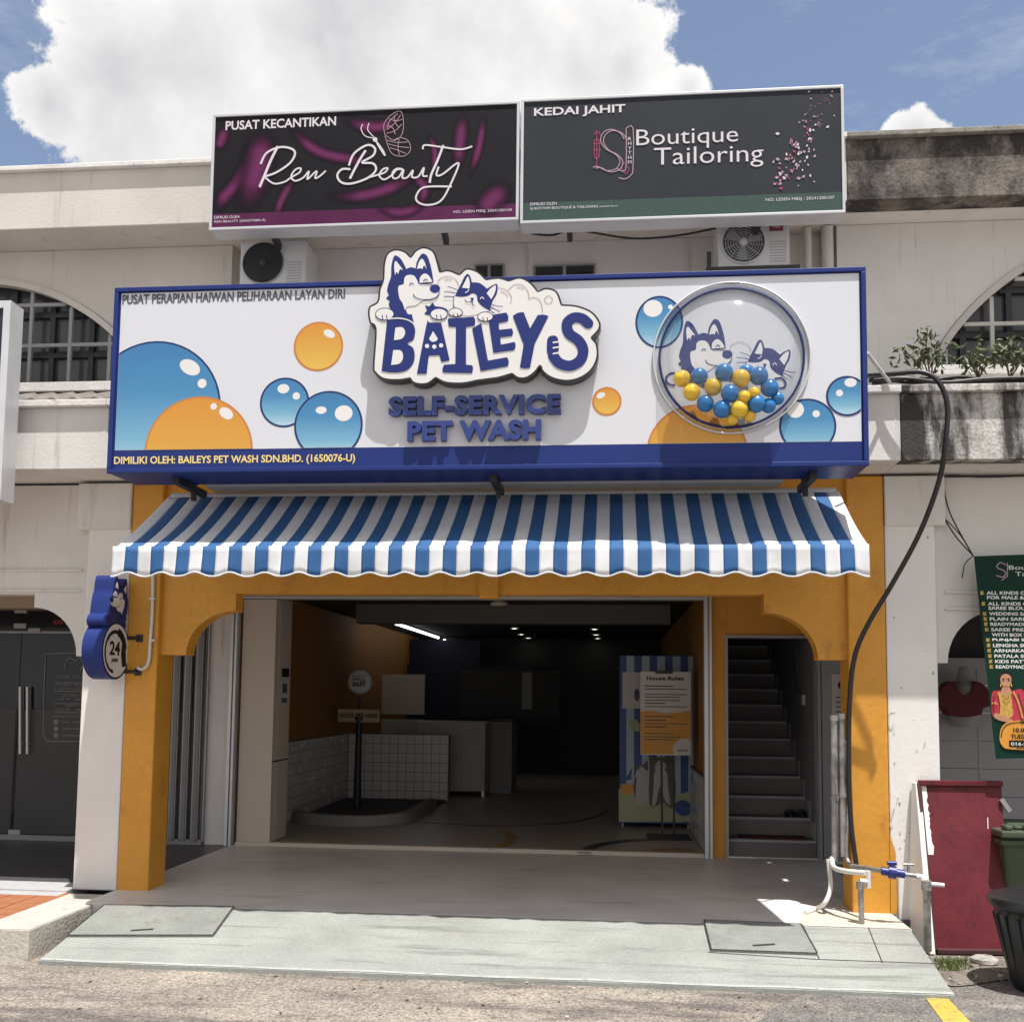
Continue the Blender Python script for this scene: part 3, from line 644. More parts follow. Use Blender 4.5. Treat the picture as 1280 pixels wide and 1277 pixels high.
# ================================================================== left and right neighbours
def arched_window(par, cx, cz, r, zs, x0, x1, m, Y=YU):
    def ring(rad): return [(cx+rad*math.cos(t), cz+rad*math.sin(t)) for t in [math.asin((zs-cz)/rad)+(math.pi-2*math.asin((zs-cz)/rad))*k/40 for k in range(41)]]
    hole = ring(r)
    mb = MB(); O = ring(r-.004); I = ring(r-.055)
    vs = [FY(Y)(a, b, o) for o in (.025, -.05) for a, b in O] + [FY(Y)(a, b, o) for o in (.025, -.05) for a, b in I]; n = len(O)
    fs = []
    for i in range(n-1): fs += [(i, i+1, 2*n+i+1, 2*n+i), (i, n+i, n+i+1, i+1), (2*n+i, 2*n+i+1, 3*n+i+1, 3*n+i)]
    mb.add(vs, fs, 'grille_white' if m == 'w' else 'cream')
    wdw = mb.build('window', par)
    mb = MB(); mb.poly(FY(Y+.12), ring(r-.01), 0, 'window_glass'); mb.build('pane', wdw)
    mb = MB(); mg = 'grille_white' if m == 'w' else 'grille_grey'; p = .345
    k0 = int((x0-cx)/p)-1
    for k in range(k0, k0+20):
        x = cx+p*k+.13
        if abs(x-cx) < r-.12 and x0 < x < x1:
            zt = cz+math.sqrt((r-.06)**2-(x-cx)**2)
            if zt > zs: mb.box(x-.014, x+.014, Y+.01, Y+.035, zs+.005, zt, mg)
    for k in range(1, 6):
        z = zs+.345*k
        if z < cz+r-.1:
            h = math.sqrt((r-.06)**2-(z-cz)**2); mb.box(max(cx-h, x0), min(cx+h, x1), Y+.012, Y+.033, z-.014, z+.014, mg)
    mb.build('grille', wdw)
    mb = MB()
    for k in range(k0, k0+20):
        x = cx+p*k+.28
        if abs(x-cx) < r-.12 and x0 < x < x1:
            zt = cz+math.sqrt((r-.06)**2-(x-cx)**2)
            if zt > zs: mb.box(x-.022, x+.022, Y+.08, Y+.11, zs+.005, zt, 'black_steel')
    for k in range(0, 4):
        z = zs+.28+.345*k
        if z < cz+r-.1:
            h = math.sqrt((r-.06)**2-(z-cz)**2); mb.box(max(cx-h, x0), min(cx+h, x1), Y+.082, Y+.108, z-.02, z+.02, 'black_steel')
    mb.build('inner_frame', wdw)
    return hole
SZ = 3.975
left = thing('shophouse', 'cream shophouse at the left edge with arched upper window and glass clinic door', 'building', (-6.1, -1.2, 0), 'shophouses either side of the pet wash')
right = thing('shophouse', 'mould streaked white shophouse at the right edge with arched window and tailor banner', 'building', (5.1, -1.2, 0), 'shophouses either side of the pet wash')
for par, x0, x1, mw, cx, cz, r, w0, w1, wm in ((left, -9.2, bx0, 'cream', -4.94, 3.084, 1.818, -6.8, -3.4, 'g'), (right, bx1, 8.2, 'plaster_white', 4.442, 3.105, 1.955, 2.4, 6.4, 'w')):
    hole = arched_window(par, cx, cz, r, SZ, w0, w1, wm)
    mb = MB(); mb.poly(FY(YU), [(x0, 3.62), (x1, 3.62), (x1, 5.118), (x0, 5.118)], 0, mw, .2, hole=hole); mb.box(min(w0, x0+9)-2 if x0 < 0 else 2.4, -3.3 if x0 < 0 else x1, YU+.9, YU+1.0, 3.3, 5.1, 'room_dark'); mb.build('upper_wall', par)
    mb = MB(); h = math.sqrt(r*r-(SZ-cz)**2); mb.box(cx-h-.1, cx+h+.1, YU-.10, YU+.1, SZ-.08, SZ-.001, 'coping'); mb.build('window_sill', par, bevel=.006)
mb = MB(); roof_band(mb, -9.2, rl-.002, 'cream', 'coping'); mb.build('roof_parapet', left, bevel=.006)
mb = MB(); rx = A(1058, 200, YR).x+.002; roof_band(mb, rx, 8.2, 'mould_roof', 'mould_light'); mb.build('roof_parapet', right, bevel=.006)
mb = MB(); fascia(mb, -9.2, XL-.003, 'plaster_white', 'coping'); mb.build('parapet', left, bevel=.006)
mb = MB(); fascia(mb, XR+.012, 8.2, 'mould_fascia', 'mould_fascia'); mb.build('parapet', right, bevel=.006)
mb = MB(); x = -6.0   # lean-to roof tiles behind the parapet, seen as a row of rounded ends
while x < -3.36:
    mb.tube([(x, YF+.12, 3.62), (x, YU-.02, 3.86)], .055, 'tile_roof', 10); x += .165
mb.add([(-6.1, YF+.1, 3.602), (-3.36, YF+.1, 3.602), (-3.36, YU, 3.85), (-6.1, YU, 3.85)], [(0, 1, 2, 3)], 'tile_roof'); mb.build('roof_tile_strip', left)
# pillars, beams, ground floor fronts
mb = MB(); mb.box(-3.69, XL-.002, YP+.004, -2.05, -.01, 3.085, 'pillar_white'); mb.box(-3.78, XL-.002, YP-.02, -2.05, 2.72, 3.08, 'plaster_white'); mb.build('pillar', left, bevel=.012)
mb = MB(); mb.box(XR+.002, 2.63, YP+.004, -2.05, -.12, 3.085, 'pillar_white'); mb.box(XR+.002, 2.70, YP-.02, -2.05, 2.72, 3.08, 'plaster_white'); mb.box(XR+.045, 2.60, YP-.02, YP, -.12, .30, 'pillar_white'); 
PP = FY(YP+.0035)
for P, w in (([(1119, 890), (1112, 893), (1111, 905), (1114, 913), (1117, 905)], .007), ([(1118, 1010), (1113, 1030), (1116, 1035)], .012), ([(1157, 926), (1155, 934)], .008), ([(1126, 858), (1128, 861)], .01), ([(1123, 996), (1120, 1006)], .006)): mb.stroke(PP, XZ(cr(P, False), YP), w, .0012, 'concrete')
for k in range(26):
    px, py = random.uniform(1110, 1172), random.uniform(620, 1120); v = A(px, py, YP); r = random.uniform(.003, .009); mb.poly(PP, ell(v.x, v.z, r, r*random.uniform(.6, 1.8), 7), .001, random.choice(['concrete', 'steel_grey']))
mb.build('pillar', right, bevel=.012)
prof = arch_profile(-9.2, -3.69, 3.08, 1.745, 2.12, 2.225, .085, .36)
mb = MB(); mb.poly(FY(YB), prof, 0, 'plaster_white', .16)
for z in (2.24, 2.40): mb.box(-9.2, -3.75, YB-.018, YB, z, z+.02, 'plaster_white')
mb.build('beam', left, bevel=.006)
prof = arch_profile(2.63, 8.2, 3.08, 1.745, 2.12, 2.225, .085, .36)
mb = MB(); mb.poly(FY(YB), prof, 0, 'plaster_white', .16)
for z in (2.12, 2.24): mb.box(2.70, 8.2, YB-.018, YB, z, z+.02, 'plaster_white')
mb.build('beam', right, bevel=.006)
mb = MB(); mb.box(-9.2, XL-.02, -2.1, .1, 2.9, 3.08, 'plaster_white'); mb.build('ceiling', left)
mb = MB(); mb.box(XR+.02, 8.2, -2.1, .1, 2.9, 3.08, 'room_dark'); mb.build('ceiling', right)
# clinic: shutter box, dark room, glass door
mb = MB(); mb.box(-9.2, -4.05, -.30, .0, 2.28, 2.9, 'sign_tan'); mb.build('shutter_box', left)
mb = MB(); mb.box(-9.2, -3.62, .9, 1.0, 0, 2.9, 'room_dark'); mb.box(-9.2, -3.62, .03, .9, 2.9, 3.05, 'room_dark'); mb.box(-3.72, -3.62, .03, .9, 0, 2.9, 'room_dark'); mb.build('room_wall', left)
xd = A(100, 900, -.02).x
mb = MB(); mb.box(-9.2, -3.63, -.06, .02, 0, .05, 'room_grey'); dr = mb.build('glass_front', left)
dx0, dx1 = A(18, 900, -.02).x, A(8, 900, -.02).x
jx = A(22, 900, -.02).x
mb = MB(); mb.box(-9.2, jx-.004, -.02, -.008, .05, 2.28, 'door_glass'); mb.box(jx+.004, -3.75, -.021, -.009, .05, 2.28, 'door_glass'); mb.build('door', dr)
mb = MB(); a = A(0, 1040, -.025); b = A(140, 888, -.025); mb.box(a.x-.6, jx-.02, -.0245, -.0235, .06, b.z, 'frosted'); mb.box(jx+.02, -3.76, -.0255, -.0245, .06, b.z, 'frosted'); mb.build('frosted_film', dr)
mb = MB()
for px in (25, 34):
    a = A(px, 858, -.07); b = A(px, 942, -.07); mb.tube([a, b], .013, 'alu', 10)
    for t in (.15, .85):
        c = a.lerp(b, t); mb.tube([c, c+Vector((0, .06, 0))], .01, 'alu', 6)
mb.build('handle', dr)
mb = MB()
for px, py in ((25, 763), (24, 782), (42, 788), (17, 1040)):
    mb.pbox(px-7, py-3, px+8, py+3, -.04, .02, 'frame_grey'); mb.build('patch_fitting', dr); mb = MB()
mb.box(-6, -3.8, -.03, -.022, A(40, 790, -.02).z-.01, A(40, 790, -.02).z+.01, 'frame_grey'); mb.build('transom_rail', dr)
# neighbour's folded shutter seen beside the left pillar
mb = MB(); x = -4.25; sx = 0
while x < -3.66:
    mb.box(x, x+.045, -.02-.05*(sx % 2), .05-.05*(sx % 2), 0.03, 2.5, 'shutter'); mb.box(x+.045, x+.055, -.06, -.0, .03, 2.5, 'steel_grey'); x += .058; sx += 1
mb.build('folded_shutter', left)
# tailor: boarded front, dark arch behind
mb = MB(); z = 0.0
while z < 1.75:
    mb.box(2.66, 8.2, -.9, -.8, z, z+.226, 'panel_grey'); z += .23
for k in range(5): mb.box(2.66+1.18*(k+.62)-.012, 2.66+1.18*(k+.62)+.012, -.905, -.9, 0, 1.75, 'frame_grey')
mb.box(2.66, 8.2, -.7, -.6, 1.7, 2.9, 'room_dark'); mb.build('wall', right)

mb = MB(); random.seed(21)
for k in range(340):
    px = random.uniform(-20, 1250); p = G(px, 1205+px*.022+abs(random.gauss(2, 22)), -.2); r = random.uniform(.002, .008) if random.random() < .9 else random.uniform(.008, .016)
    mb.add([p+Vector((random.uniform(-r, r), random.uniform(-r, r), random.uniform(0, r))) for _ in range(5)], [(0, 1, 2), (0, 2, 3), (0, 3, 4), (1, 2, 4), (1, 3, 4)], random.choice(['stone', 'concrete', 'dirt', 'dirt']))
for k in range(46):
    p = G(random.uniform(-20, 1250), random.uniform(1212, 1280), -.197); a = random.uniform(0, 6.3); d = Vector((math.cos(a), math.sin(a), 0)); e = Vector((-d.y, d.x, 0)); l = random.uniform(.008, .022)
    mb.add([p-d*l, p+e*l*.4+Vector((0, 0, .006)), p+d*l, p-e*l*.4+Vector((0, 0, .004))], [(0, 1, 2, 3)], random.choice(['maroon_dark', 'stem', 'dirt']))
tag(mb.build('gravel'), kind='stuff')
# ================================================================== main sign
SIGN_X0, SIGN_X1 = A(138, 476, YS).x, A(1084.5, 456, YS).x
SIGN_Z0, SIGN_Z1 = A(600, 586.5, YS).z, A(600, 346.5, YS).z
sign = thing('shop_sign', 'wide white and blue lit box sign with painted bubbles above the striped awning', 'shop sign', ((SIGN_X0+SIGN_X1)/2, YS+.15, SIGN_Z0))
mb = MB(); mb.box(SIGN_X0, SIGN_X1, YS+.02, YS+.42, SIGN_Z0+.005, SIGN_Z1-.005, 'sign_blue'); mb.build('box', sign, bevel=.006)
px0, px1 = A(146.5, 460, YS).x, A(1076, 440, YS).x
pz0, pz1 = A(610, 556.5, YS).z, A(610, 353, YS).z
mb = MB(); fr = .02
mb.box(SIGN_X0, SIGN_X1, YS, YS+.03, SIGN_Z0, SIGN_Z0+.03, 'sign_blue'); mb.box(SIGN_X0, SIGN_X1, YS, YS+.03, SIGN_Z1-.03, SIGN_Z1, 'sign_blue')
mb.box(SIGN_X0, SIGN_X0+.03, YS, YS+.03, SIGN_Z0+.031, SIGN_Z1-.031, 'sign_blue'); mb.box(SIGN_X1-.03, SIGN_X1, YS, YS+.03, SIGN_Z0+.031, SIGN_Z1-.031, 'sign_blue')
mb.build('frame', sign, bevel=.004)
PL = FY(YS+.016)
mb = MB(); mb.box(px0, px1, YS+.016, YS+.022, pz0, pz1, 'sign_white')
def bubble(cx, cy, r, col, his, lay, ry=None):
    c = A(cx, cy, YS+.016); k = A(cx+r, cy, YS+.016).x-c.x; ky = k*(ry or r)/r
    e = 'bubble_edge' if col == 'bubble_blue' else 'orange_edge'
    def cl(P):
        for ax, v, s in ((0, px0+.002, 1), (0, px1-.002, -1), (1, pz0+.002, 1), (1, pz1-.002, -1)): P = clip(P, ax, v, s)
        return P
    mb.poly(PL, cl(ell(c.x, c.z, k, ky, 48)), lay*.0012, e)
    mb.poly(PL, cl(ell(c.x, c.z, k-.013, ky-.013, 48)), lay*.0012+.0004, col, grad=(c.z-ky, c.z+ky))
    for dx, dy, rx, r2, rot in his: 
        P = cl(ell(c.x+dx*k, c.z+dy*ky, rx*k, r2*k, 20, rot))
        mb.poly(PL, P, lay*.0012+.0008, 'face_white')
bubble(192, 511, 84, 'bubble_blue', [(.52, .60, .165, .105, -.5), (.71, .36, .068, .068, 0)], 1)
bubble(248, 564, 68, 'bubble_orange', [(.49, .68, .14, .095, -.6), (.255, .81, .06, .06, 0)], 2)
bubble(398, 433, 31, 'bubble_orange', [(.43, .5, .25, .15, -.5)], 1)
bubble(355.7, 503, 31, 'bubble_blue', [(-.06, .55, .24, .19, 0), (.47, .25, .15, .15, 0)], 1)
bubble(410.5, 531.5, 43, 'bubble_blue', [(-.22, .44, .16, .11, 0), (.44, .34, .26, .23, 0)], 2)
bubble(758.5, 501.7, 18.5, 'bubble_orange', [(-.4, .42, .3, .2, .4)], 1)
bubble(824, 402.5, 30, 'bubble_blue', [(-.26, .52, .40, .37, 0), (.47, .56, .1, .1, 0)], 1, 34)
bubble(871, 567, 64, 'bubble_orange', [], 1)
bubble(1009.5, 532.5, 36, 'bubble_blue', [(-.42, .60, .30, .30, 0), (.3, .44, .13, .13, 0)], 1)
bubble(1058.8, 495, 26.5, 'bubble_blue', [(.17, .66, .29, .22, 0), (-.36, .15, .17, .17, 0)], 2)
P0 = A(151.5, 379.5, YS); P1 = A(430.5, 372.5, YS)
zt = (A(290, 375.8, YS).z); mb.text(PL, 'PUSAT PERAPIAN HAIWAN PELIHARAAN LAYAN DIRI', P0.x, zt, P1.x-P0.x, .067, 'ink_grey', .002, bold=.03)
mb.build('face', sign)
mb = MB(); mb.box(px0, px1, YS+.0163, YS+.022, SIGN_Z0+.031, pz0-.001, 'sign_blue'); P0 = A(141, 582, YS); P1 = A(443, 580, YS)
mb.text(FY(YS+.0163), 'DIMILIKI OLEH: BAILEYS PET WASH SDN.BHD. (1650076-U)', P0.x, A(290, 580.6, YS).z, P1.x-P0.x, .066, 'gold_text', .002, bold=.02)
mb.build('owner_strip', sign)
# brackets over the awning
for px in (240, 622, 1008):
    x = A(px, 598, YS+.42).x; mb = MB()
    mb.bar((x, YS+.16, SIGN_Z0-.02), (x, -2.81, SIGN_Z0-.02), .045, .045, 'black_steel'); mb.bar((x, YS+.43, SIGN_Z0-.03), (x-.02, -2.82, SIGN_Z0+.28), .04, .04, 'black_steel'); mb.bar((x, YS+.46, SIGN_Z0-.02), (x, YS+.46, SIGN_Z0-.10), .03, .03, 'black_steel')
    mb.build('bracket', sign)

# ---- the dog and cat drawing, traced as outlines in the units of the close view (x right, y down)
def pets(mb, T, pl, off, e=.0012, plaque=True, cat=True):
    """T maps drawing units to plane coordinates"""
    def S(p, n=5): return [T(*q) for q in cr(p, True, n)]
    def K(p, w, lay, m, ends=None, closed=False, n=6): mb.stroke(pl, [T(*q) for q in (cr(p, closed, n)+([p[0][:2]] if closed else []))], w, off+lay*e, m, ends)
    u = abs(T(100, 0)[0]-T(0, 0)[0])/100
    s = 1
    mb.poly(pl, S([(165, 275, s), (172, 245), (184, 210), (186, 160), (196, 120), (208, 112), (232, 130), (256, 175, s), (278, 167), (300, 172, s), (306, 140), (326, 107), (342, 104), (358, 122), (374, 175), (384, 238, s), (345, 244, s), (318, 246, s), (300, 300), (256, 350), (262, 385), (282, 388, s), (292, 432, s), (262, 412), (215, 402), (176, 408, s), (188, 372, s), (174, 345), (178, 325, s), (162, 312), (174, 300, s)]), off+e, 'ink_navy')
    mb.poly(pl, S([(218, 280), (221, 255), (243, 246), (248, 216), (264, 204), (290, 206), (306, 226), (313, 246, s), (375, 248, s), (372, 270), (388, 288), (413, 280, s), (408, 300), (382, 318), (335, 322), (302, 345), (262, 352), (250, 370, s), (238, 335), (225, 315)]), off+2*e, 'face_white')
    mb.poly(pl, S([(318, 241, s), (321, 215), (338, 198), (354, 200), (369, 216), (379, 236, s)]), off+2*e, 'face_white')
    mb.poly(pl, S(ell(391, 268, 24, 20, 14)), off+3*e, 'ink_navy')
    for P in ([(203, 205, s), (199, 160), (206, 138), (222, 155), (241, 180, s), (226, 178), (218, 200, s), (210, 190)], [(306, 176, s), (316, 142), (331, 127), (345, 150), (351, 178, s), (340, 158), (332, 176, s), (322, 172)]):
        mb.poly(pl, S(P), off+2*e, 'face_white')
    for P in ([(271, 252), (280, 242), (291, 249)], [(337, 233), (346, 224), (357, 231)]): K(P, 4*u, 4, 'ink_navy')
    K([(290, 294), (297, 308), (325, 319), (368, 319), (400, 306), (413, 284)], 4*u, 4, 'ink_navy')
    K([(318, 246), (350, 247), (378, 250)], 4*u, 4, 'ink_navy')
    if not cat: return
    mb.poly(pl, S([(340, 385, s), (354, 370, s), (344, 345, s), (364, 351, s), (380, 332, s), (391, 350, s), (430, 356), (452, 372), (430, 392), (385, 388, s), (358, 392, s)]), off+e, 'ink_navy')
    # cat
    mb.poly(pl, S([(482, 300), (477, 340), (492, 378), (540, 395), (600, 385), (646, 368), (675, 320), (650, 260), (560, 240), (505, 260)]), off+e, 'face_white')
    K([(482, 300), (477, 340), (490, 372)], 3*u, 2, 'ink_navy')
    mb.poly(pl, S([(486, 302, s), (500, 270), (516, 240), (532, 208), (547, 199), (558, 215), (564, 238, s), (602, 242), (636, 268, s), (662, 252), (684, 248), (683, 285), (662, 328), (648, 370, s), (615, 352), (593, 328), (586, 298), (566, 290), (545, 302), (512, 306)]), off+2*e, 'ink_navy')
    for P in ([(518, 264, s), (530, 240), (546, 211), (555, 240), (553, 268, s)], [(634, 290, s), (654, 266), (677, 254), (672, 288), (656, 318, s)]): mb.poly(pl, S(P), off+3*e, 'face_white')
    mb.poly(pl, S([(556, 312, s), (575, 311, s), (567, 329, s)]), off+4*e, 'ink_navy')
    K([(532, 318), (540, 330), (556, 332), (566, 326), (568, 342), (578, 350)], 3.5*u, 4, 'ink_navy')
    K([(533, 288), (545, 282), (550, 272)], 4*u, 4, 'face_white'); K([(604, 318), (612, 308), (622, 318)], 4*u, 4, 'face_white')
    for P in ([(450, 258), (475, 266), (502, 277)], [(434, 282), (462, 286), (494, 291)], [(432, 309), (455, 306), (480, 308)], [(655, 342), (680, 350), (710, 353)], [(648, 354), (672, 364), (696, 380)], [(645, 362), (655, 372), (668, 386)]): K(P, 3*u, 4, 'ink_navy')
    K([(404, 262), (410, 225), (450, 210), (488, 224), (502, 252)], 3*u, 1, 'foam_line')
    if plaque:
        K([(435, 228), (455, 224), (470, 230)], 3*u, 1, 'foam_line')
        for P in ([(690, 264), (728, 274), (750, 305), (746, 336)], [(738, 272), (762, 250), (800, 250), (828, 280), (832, 316)], [(832, 314), (862, 309), (888, 330), (898, 378)], ell(925, 320, 18, 18, 12)+[(943, 320)], [(775, 262), (795, 262), (808, 272)], [(700, 280), (722, 290), (735, 305)]): K(P, 3*u, 1, 'foam_line')
def paws(mb, T, pl, off, e=.0012):
    u = abs(T(100, 0)[0]-T(0, 0)[0])/100
    for cx, cy, rx, ry in ((155, 388, 45, 30), (410, 388, 42, 28), (488, 380, 34, 22), (628, 400, 38, 24)):
        mb.poly(pl, [T(*q) for q in ell(cx, cy, rx, ry)], off+5*e, 'ink_navy'); mb.poly(pl, [T(*q) for q in ell(cx, cy, rx-4, ry-4)], off+6*e, 'face_white')
        for dx in (-12, 8): mb.stroke(pl, [T(*q) for q in cr([(cx+dx, cy+4), (cx+dx+2, cy+ry*.5), (cx+dx+4, cy+ry*.86)], False)], 3.5*u, off+7*e, 'ink_navy')
YC = YS-.085   # front of the cut-out plaque
def T4(x, y): v = A(440+x/3.7647, 290+y/3.7647, YC); return (v.x, v.z)
c = 1
OUT = [(75, 385), (82, 350), (118, 326), (127, 270), (143, 225), (148, 150), (165, 100), (205, 80), (250, 90), (276, 115, c), (300, 85), (340, 70), (385, 90), (405, 140), (416, 185, c), (455, 178), (505, 197, c), (540, 170), (592, 184), (632, 220, c), (690, 213), (738, 226, c), (790, 212), (840, 235), (876, 276, c), (915, 262), (965, 280), (989, 340, c), (1060, 346), (1130, 375), (1168, 425), (1164, 462), (1131, 498, c), (1155, 530), (1158, 590), (1130, 650), (1075, 690), (1010, 704), (940, 690), (895, 658), (886, 632, c), (860, 665), (820, 690), (780, 690), (752, 671, c), (690, 689), (640, 696), (587, 703, c), (520, 716), (440, 712), (394, 690, c), (360, 715), (320, 720), (285, 710), (272, 692, c), (220, 700), (150, 695), (108, 665), (98, 630), (108, 460), (84, 430)]
out = [T4(*q) for q in cr(OUT, True, 6)]
mb = MB(); mb.poly(FY(YC), out, 0, 'sign_black', .085); pq = mb.build('logo_plaque', sign)
mb = MB(); mb.poly(FY(YC), inset(out, .012), .0012, 'face_white'); pets(mb, T4, FY(YC), .002); mb.build('pet_drawing', pq)
mb = MB(); PLC = FY(YC); L = lambda P: mb.poly(PLC, [T4(*q) for q in cr(P, True, 5)], .0045, 'ink_navy')
Wt = lambda P: mb.poly(PLC, [T4(*q) for q in cr(P, True, 5)], .0060, 'face_white')
L([(166, 414, c), (215, 410), (270, 420), (297, 455), (290, 505), (262, 526), (290, 550), (293, 605), (260, 650), (200, 662), (140, 655, c)])
Wt([(205, 452, c), (238, 450), (251, 475), (236, 503), (198, 510, c)]); Wt([(195, 557, c), (232, 560), (241, 592), (225, 620), (185, 627, c)])
L([(352, 434), (365, 427), (420, 428, c), (460, 605, c), (422, 612, c), (412, 580, c), (362, 582, c), (352, 668, c), (306, 668, c)])
Wt([(382, 468, c), (396, 490), (404, 506), (390, 517), (374, 516), (364, 504), (372, 488)])
for x, y in ((354, 538), (388, 541), (420, 535)): Wt(ell(x, y, 10, 10, 12))
L([(452, 412), (458, 408, c), (574, 400, c), (580, 418), (578, 442, c), (537, 448, c), (537, 625, c), (566, 628, c), (570, 645), (564, 665, c), (430, 662, c), (426, 645), (434, 625, c), (487, 622, c), (490, 448, c), (456, 446, c)])
L([(566, 455, c), (608, 430, c), (640, 606, c), (730, 590, c), (738, 610), (734, 632, c), (606, 655, c)])
L([(640, 395, c), (726, 380, c), (736, 400), (733, 421, c), (690, 430, c), (693, 461, c), (752, 455, c), (758, 472), (754, 490, c), (697, 497, c), (701, 531, c), (766, 518, c), (770, 538), (764, 556, c), (666, 570, c)])
L([(757, 396, c), (780, 382), (808, 378, c), (838, 455, c), (874, 392, c), (900, 390), (925, 396, c), (860, 526, c), (838, 640, c), (812, 642), (790, 638, c), (808, 530, c)])
sp = [T4(*q) for q in cr([(1112, 432), (1082, 408), (1042, 405), (1012, 432), (1022, 478), (1066, 512), (1088, 556), (1074, 604), (1028, 630), (976, 618), (946, 582)], False, 6)]
mb.stroke(PLC, sp, 52/3.7647/208, .0045, 'ink_navy')
for q in (sp[0], sp[-1]): mb.poly(PLC, ell(q[0], q[1], .032, .032, 14), .0047, 'ink_navy')
L([(918, 520), (924, 498), (945, 488), (968, 500), (972, 560), (945, 580), (920, 572)])
for y in (520, 545, 572): mb.stroke(PLC, [T4(945, y+2), T4(975, y-3)], .010, .0060, 'face_white')
paws(mb, T4, PLC, 0, .0012)
mb.stroke(PLC, [T4(*q) for q in cr([(168, 412), (215, 407), (262, 415), (296, 436)], False)], .008, .0062, 'face_white')
mb.build('letters', pq)
for body, x0, x1, yb, hh in (('SELF-SERVICE', 485.5, 701, 518.0, 24.0), ('PET WASH', 509, 676, 550.2, 25.0)):
    mb = MB(); a = A(x0, yb, YS-.03); b = A(x1, yb, YS-.03); t = A(x0, yb-hh, YS-.03)
    mb.text(FY(YS+.016), body, a.x, (a.z+b.z)/2, b.x-a.x, t.z-a.z, 'letter_blue', .05, .05, bold=.048); mb.build('lettering', sign)
# ---- clear dome with the drawing behind it
DC = A(914, 447, YS+.01); DR = A(914+91, 447, YS+.01).x-DC.x
mb = MB()
def T5(x, y): v = A(780+(1.07*x+98)/4, 320+(1.07*y+206)/4, YS+.016); return (v.x, v.z)
pets(mb, T5, FY(YS+.016), .0016, .0008, plaque=False)
Q5 = lambda p: (lambda v: (v.x, v.z))(A(780+p[0]/4, 320+p[1]/4, YS+.016))
for P in ([(255, 585), (228, 590), (210, 612), (222, 640), (255, 648)], [(752, 614), (790, 612), (808, 640), (795, 660), (775, 660)]): mb.stroke(FY(YS+.016), [Q5(q) for q in cr(P, False)], .012, .003, 'ink_navy')
mb.build('pet_print', sign)
mb = MB(); prof = [(DR*math.cos(t), -.02+.27*math.sin(t)) for t in [math.pi/2*k/14 for k in range(14)]]+[(1e-4, .25)]
# lathe axis Y: height is measured towards the street
mb.lathe((DC.x, YS+.012, DC.z), prof, 'clear_acrylic', 56, 'Y'); mb.lathe((DC.x, YS+.012, DC.z), [(DR, .004), (DR*1.075, .006), (DR*1.085, -.0)], 'clear_acrylic', 56, 'Y')
dome = mb.build('dome', sign)
mb = MB(); mb.lathe((DC.x, YS+.012, DC.z), [(DR-.006, .0), (DR-.006, .014), (DR+.006, .014), (DR+.006, 0)], 'bubble_edge', 64, 'Y'); mb.lathe((DC.x, YS+.012, DC.z), [(DR*1.075, 0), (DR*1.075, .014), (DR*1.095, .014), (DR*1.095, 0)], 'clear_rim', 64, 'Y'); mb.build('rim', dome)
for k in range(12):
    pass
BALLS = [(290, 613, 42, 'y', .10, 'yellow ball at the far left of the clear dome beside the husky paw'), (376, 602, 42, 'b', .10, 'blue ball under the husky chin in the clear dome'),
 (500, 582, 44, 'b', .12, 'blue ball right below the husky nose, highest of the blue balls on that side'), (585, 612, 44, 'y', .13, 'yellow ball between the husky and the cat, upper middle of the dome'),
 (338, 680, 42, 'y', .12, 'yellow ball below the leftmost yellow ball in the dome'), (445, 655, 43, 'y', .11, 'yellow ball left of the dome centre among three blue balls'),
 (530, 688, 44, 'b', .15, 'blue ball in the very middle of the heap in the dome'), (407, 737, 42, 'b', .10, 'darker blue ball at the lower left of the heap in the dome'),
 (490, 766, 43, 'b', .13, 'dark blue ball at the bottom of the heap, right of the lower left one'), (612, 582, 40, 'b', .05, 'blue ball half hidden behind the yellow ball beside the cat'),
 (674, 600, 45, 'b', .12, 'large blue ball covering the cat chin in the dome'), (728, 660, 44, 'b', .12, 'blue ball below the cat whiskers at the right of the dome'),
 (602, 702, 30, 'y', .17, 'small yellow ball in the gap near the dome centre'), (650, 683, 30, 'y', .16, 'small yellow ball beside the large blue ball under the cat'),
 (576, 765, 42, 'y', .15, 'yellow ball at the bottom middle of the heap in the dome'), (662, 738, 44, 'b', .14, 'blue ball low on the right side of the heap in the dome'),
 (768, 712, 32, 'b', .10, 'small blue ball at the far right rim of the dome'), (722, 748, 36, 'b', .11, 'blue ball lowest at the right rim of the dome'),
 (540, 815, 30, 'y', .10, 'lowest yellow ball touching the bottom rim of the dome'), (628, 797, 32, 'y', .10, 'yellow ball near the bottom rim, right of the lowest one')]
src = {}
for x, y, r, cc, dp, lab in BALLS:
    p = A(780+x/4, 320+y/4, YS-.0-dp*.9); rr = r/4/205*1.06
    if cc not in src:
        mb = MB(); mb.sphere(p, .05, 'plastic_yellow' if cc == 'y' else 'plastic_blue', 22); o = mb.build('plastic_ball', loc=p); src[cc] = o
    else:
        o = src[cc].copy(); COL.objects.link(o); o.location = p
    o.scale = (rr/.05,)*3
    tag(o, lab, 'ball', 'plastic balls in the clear dome')

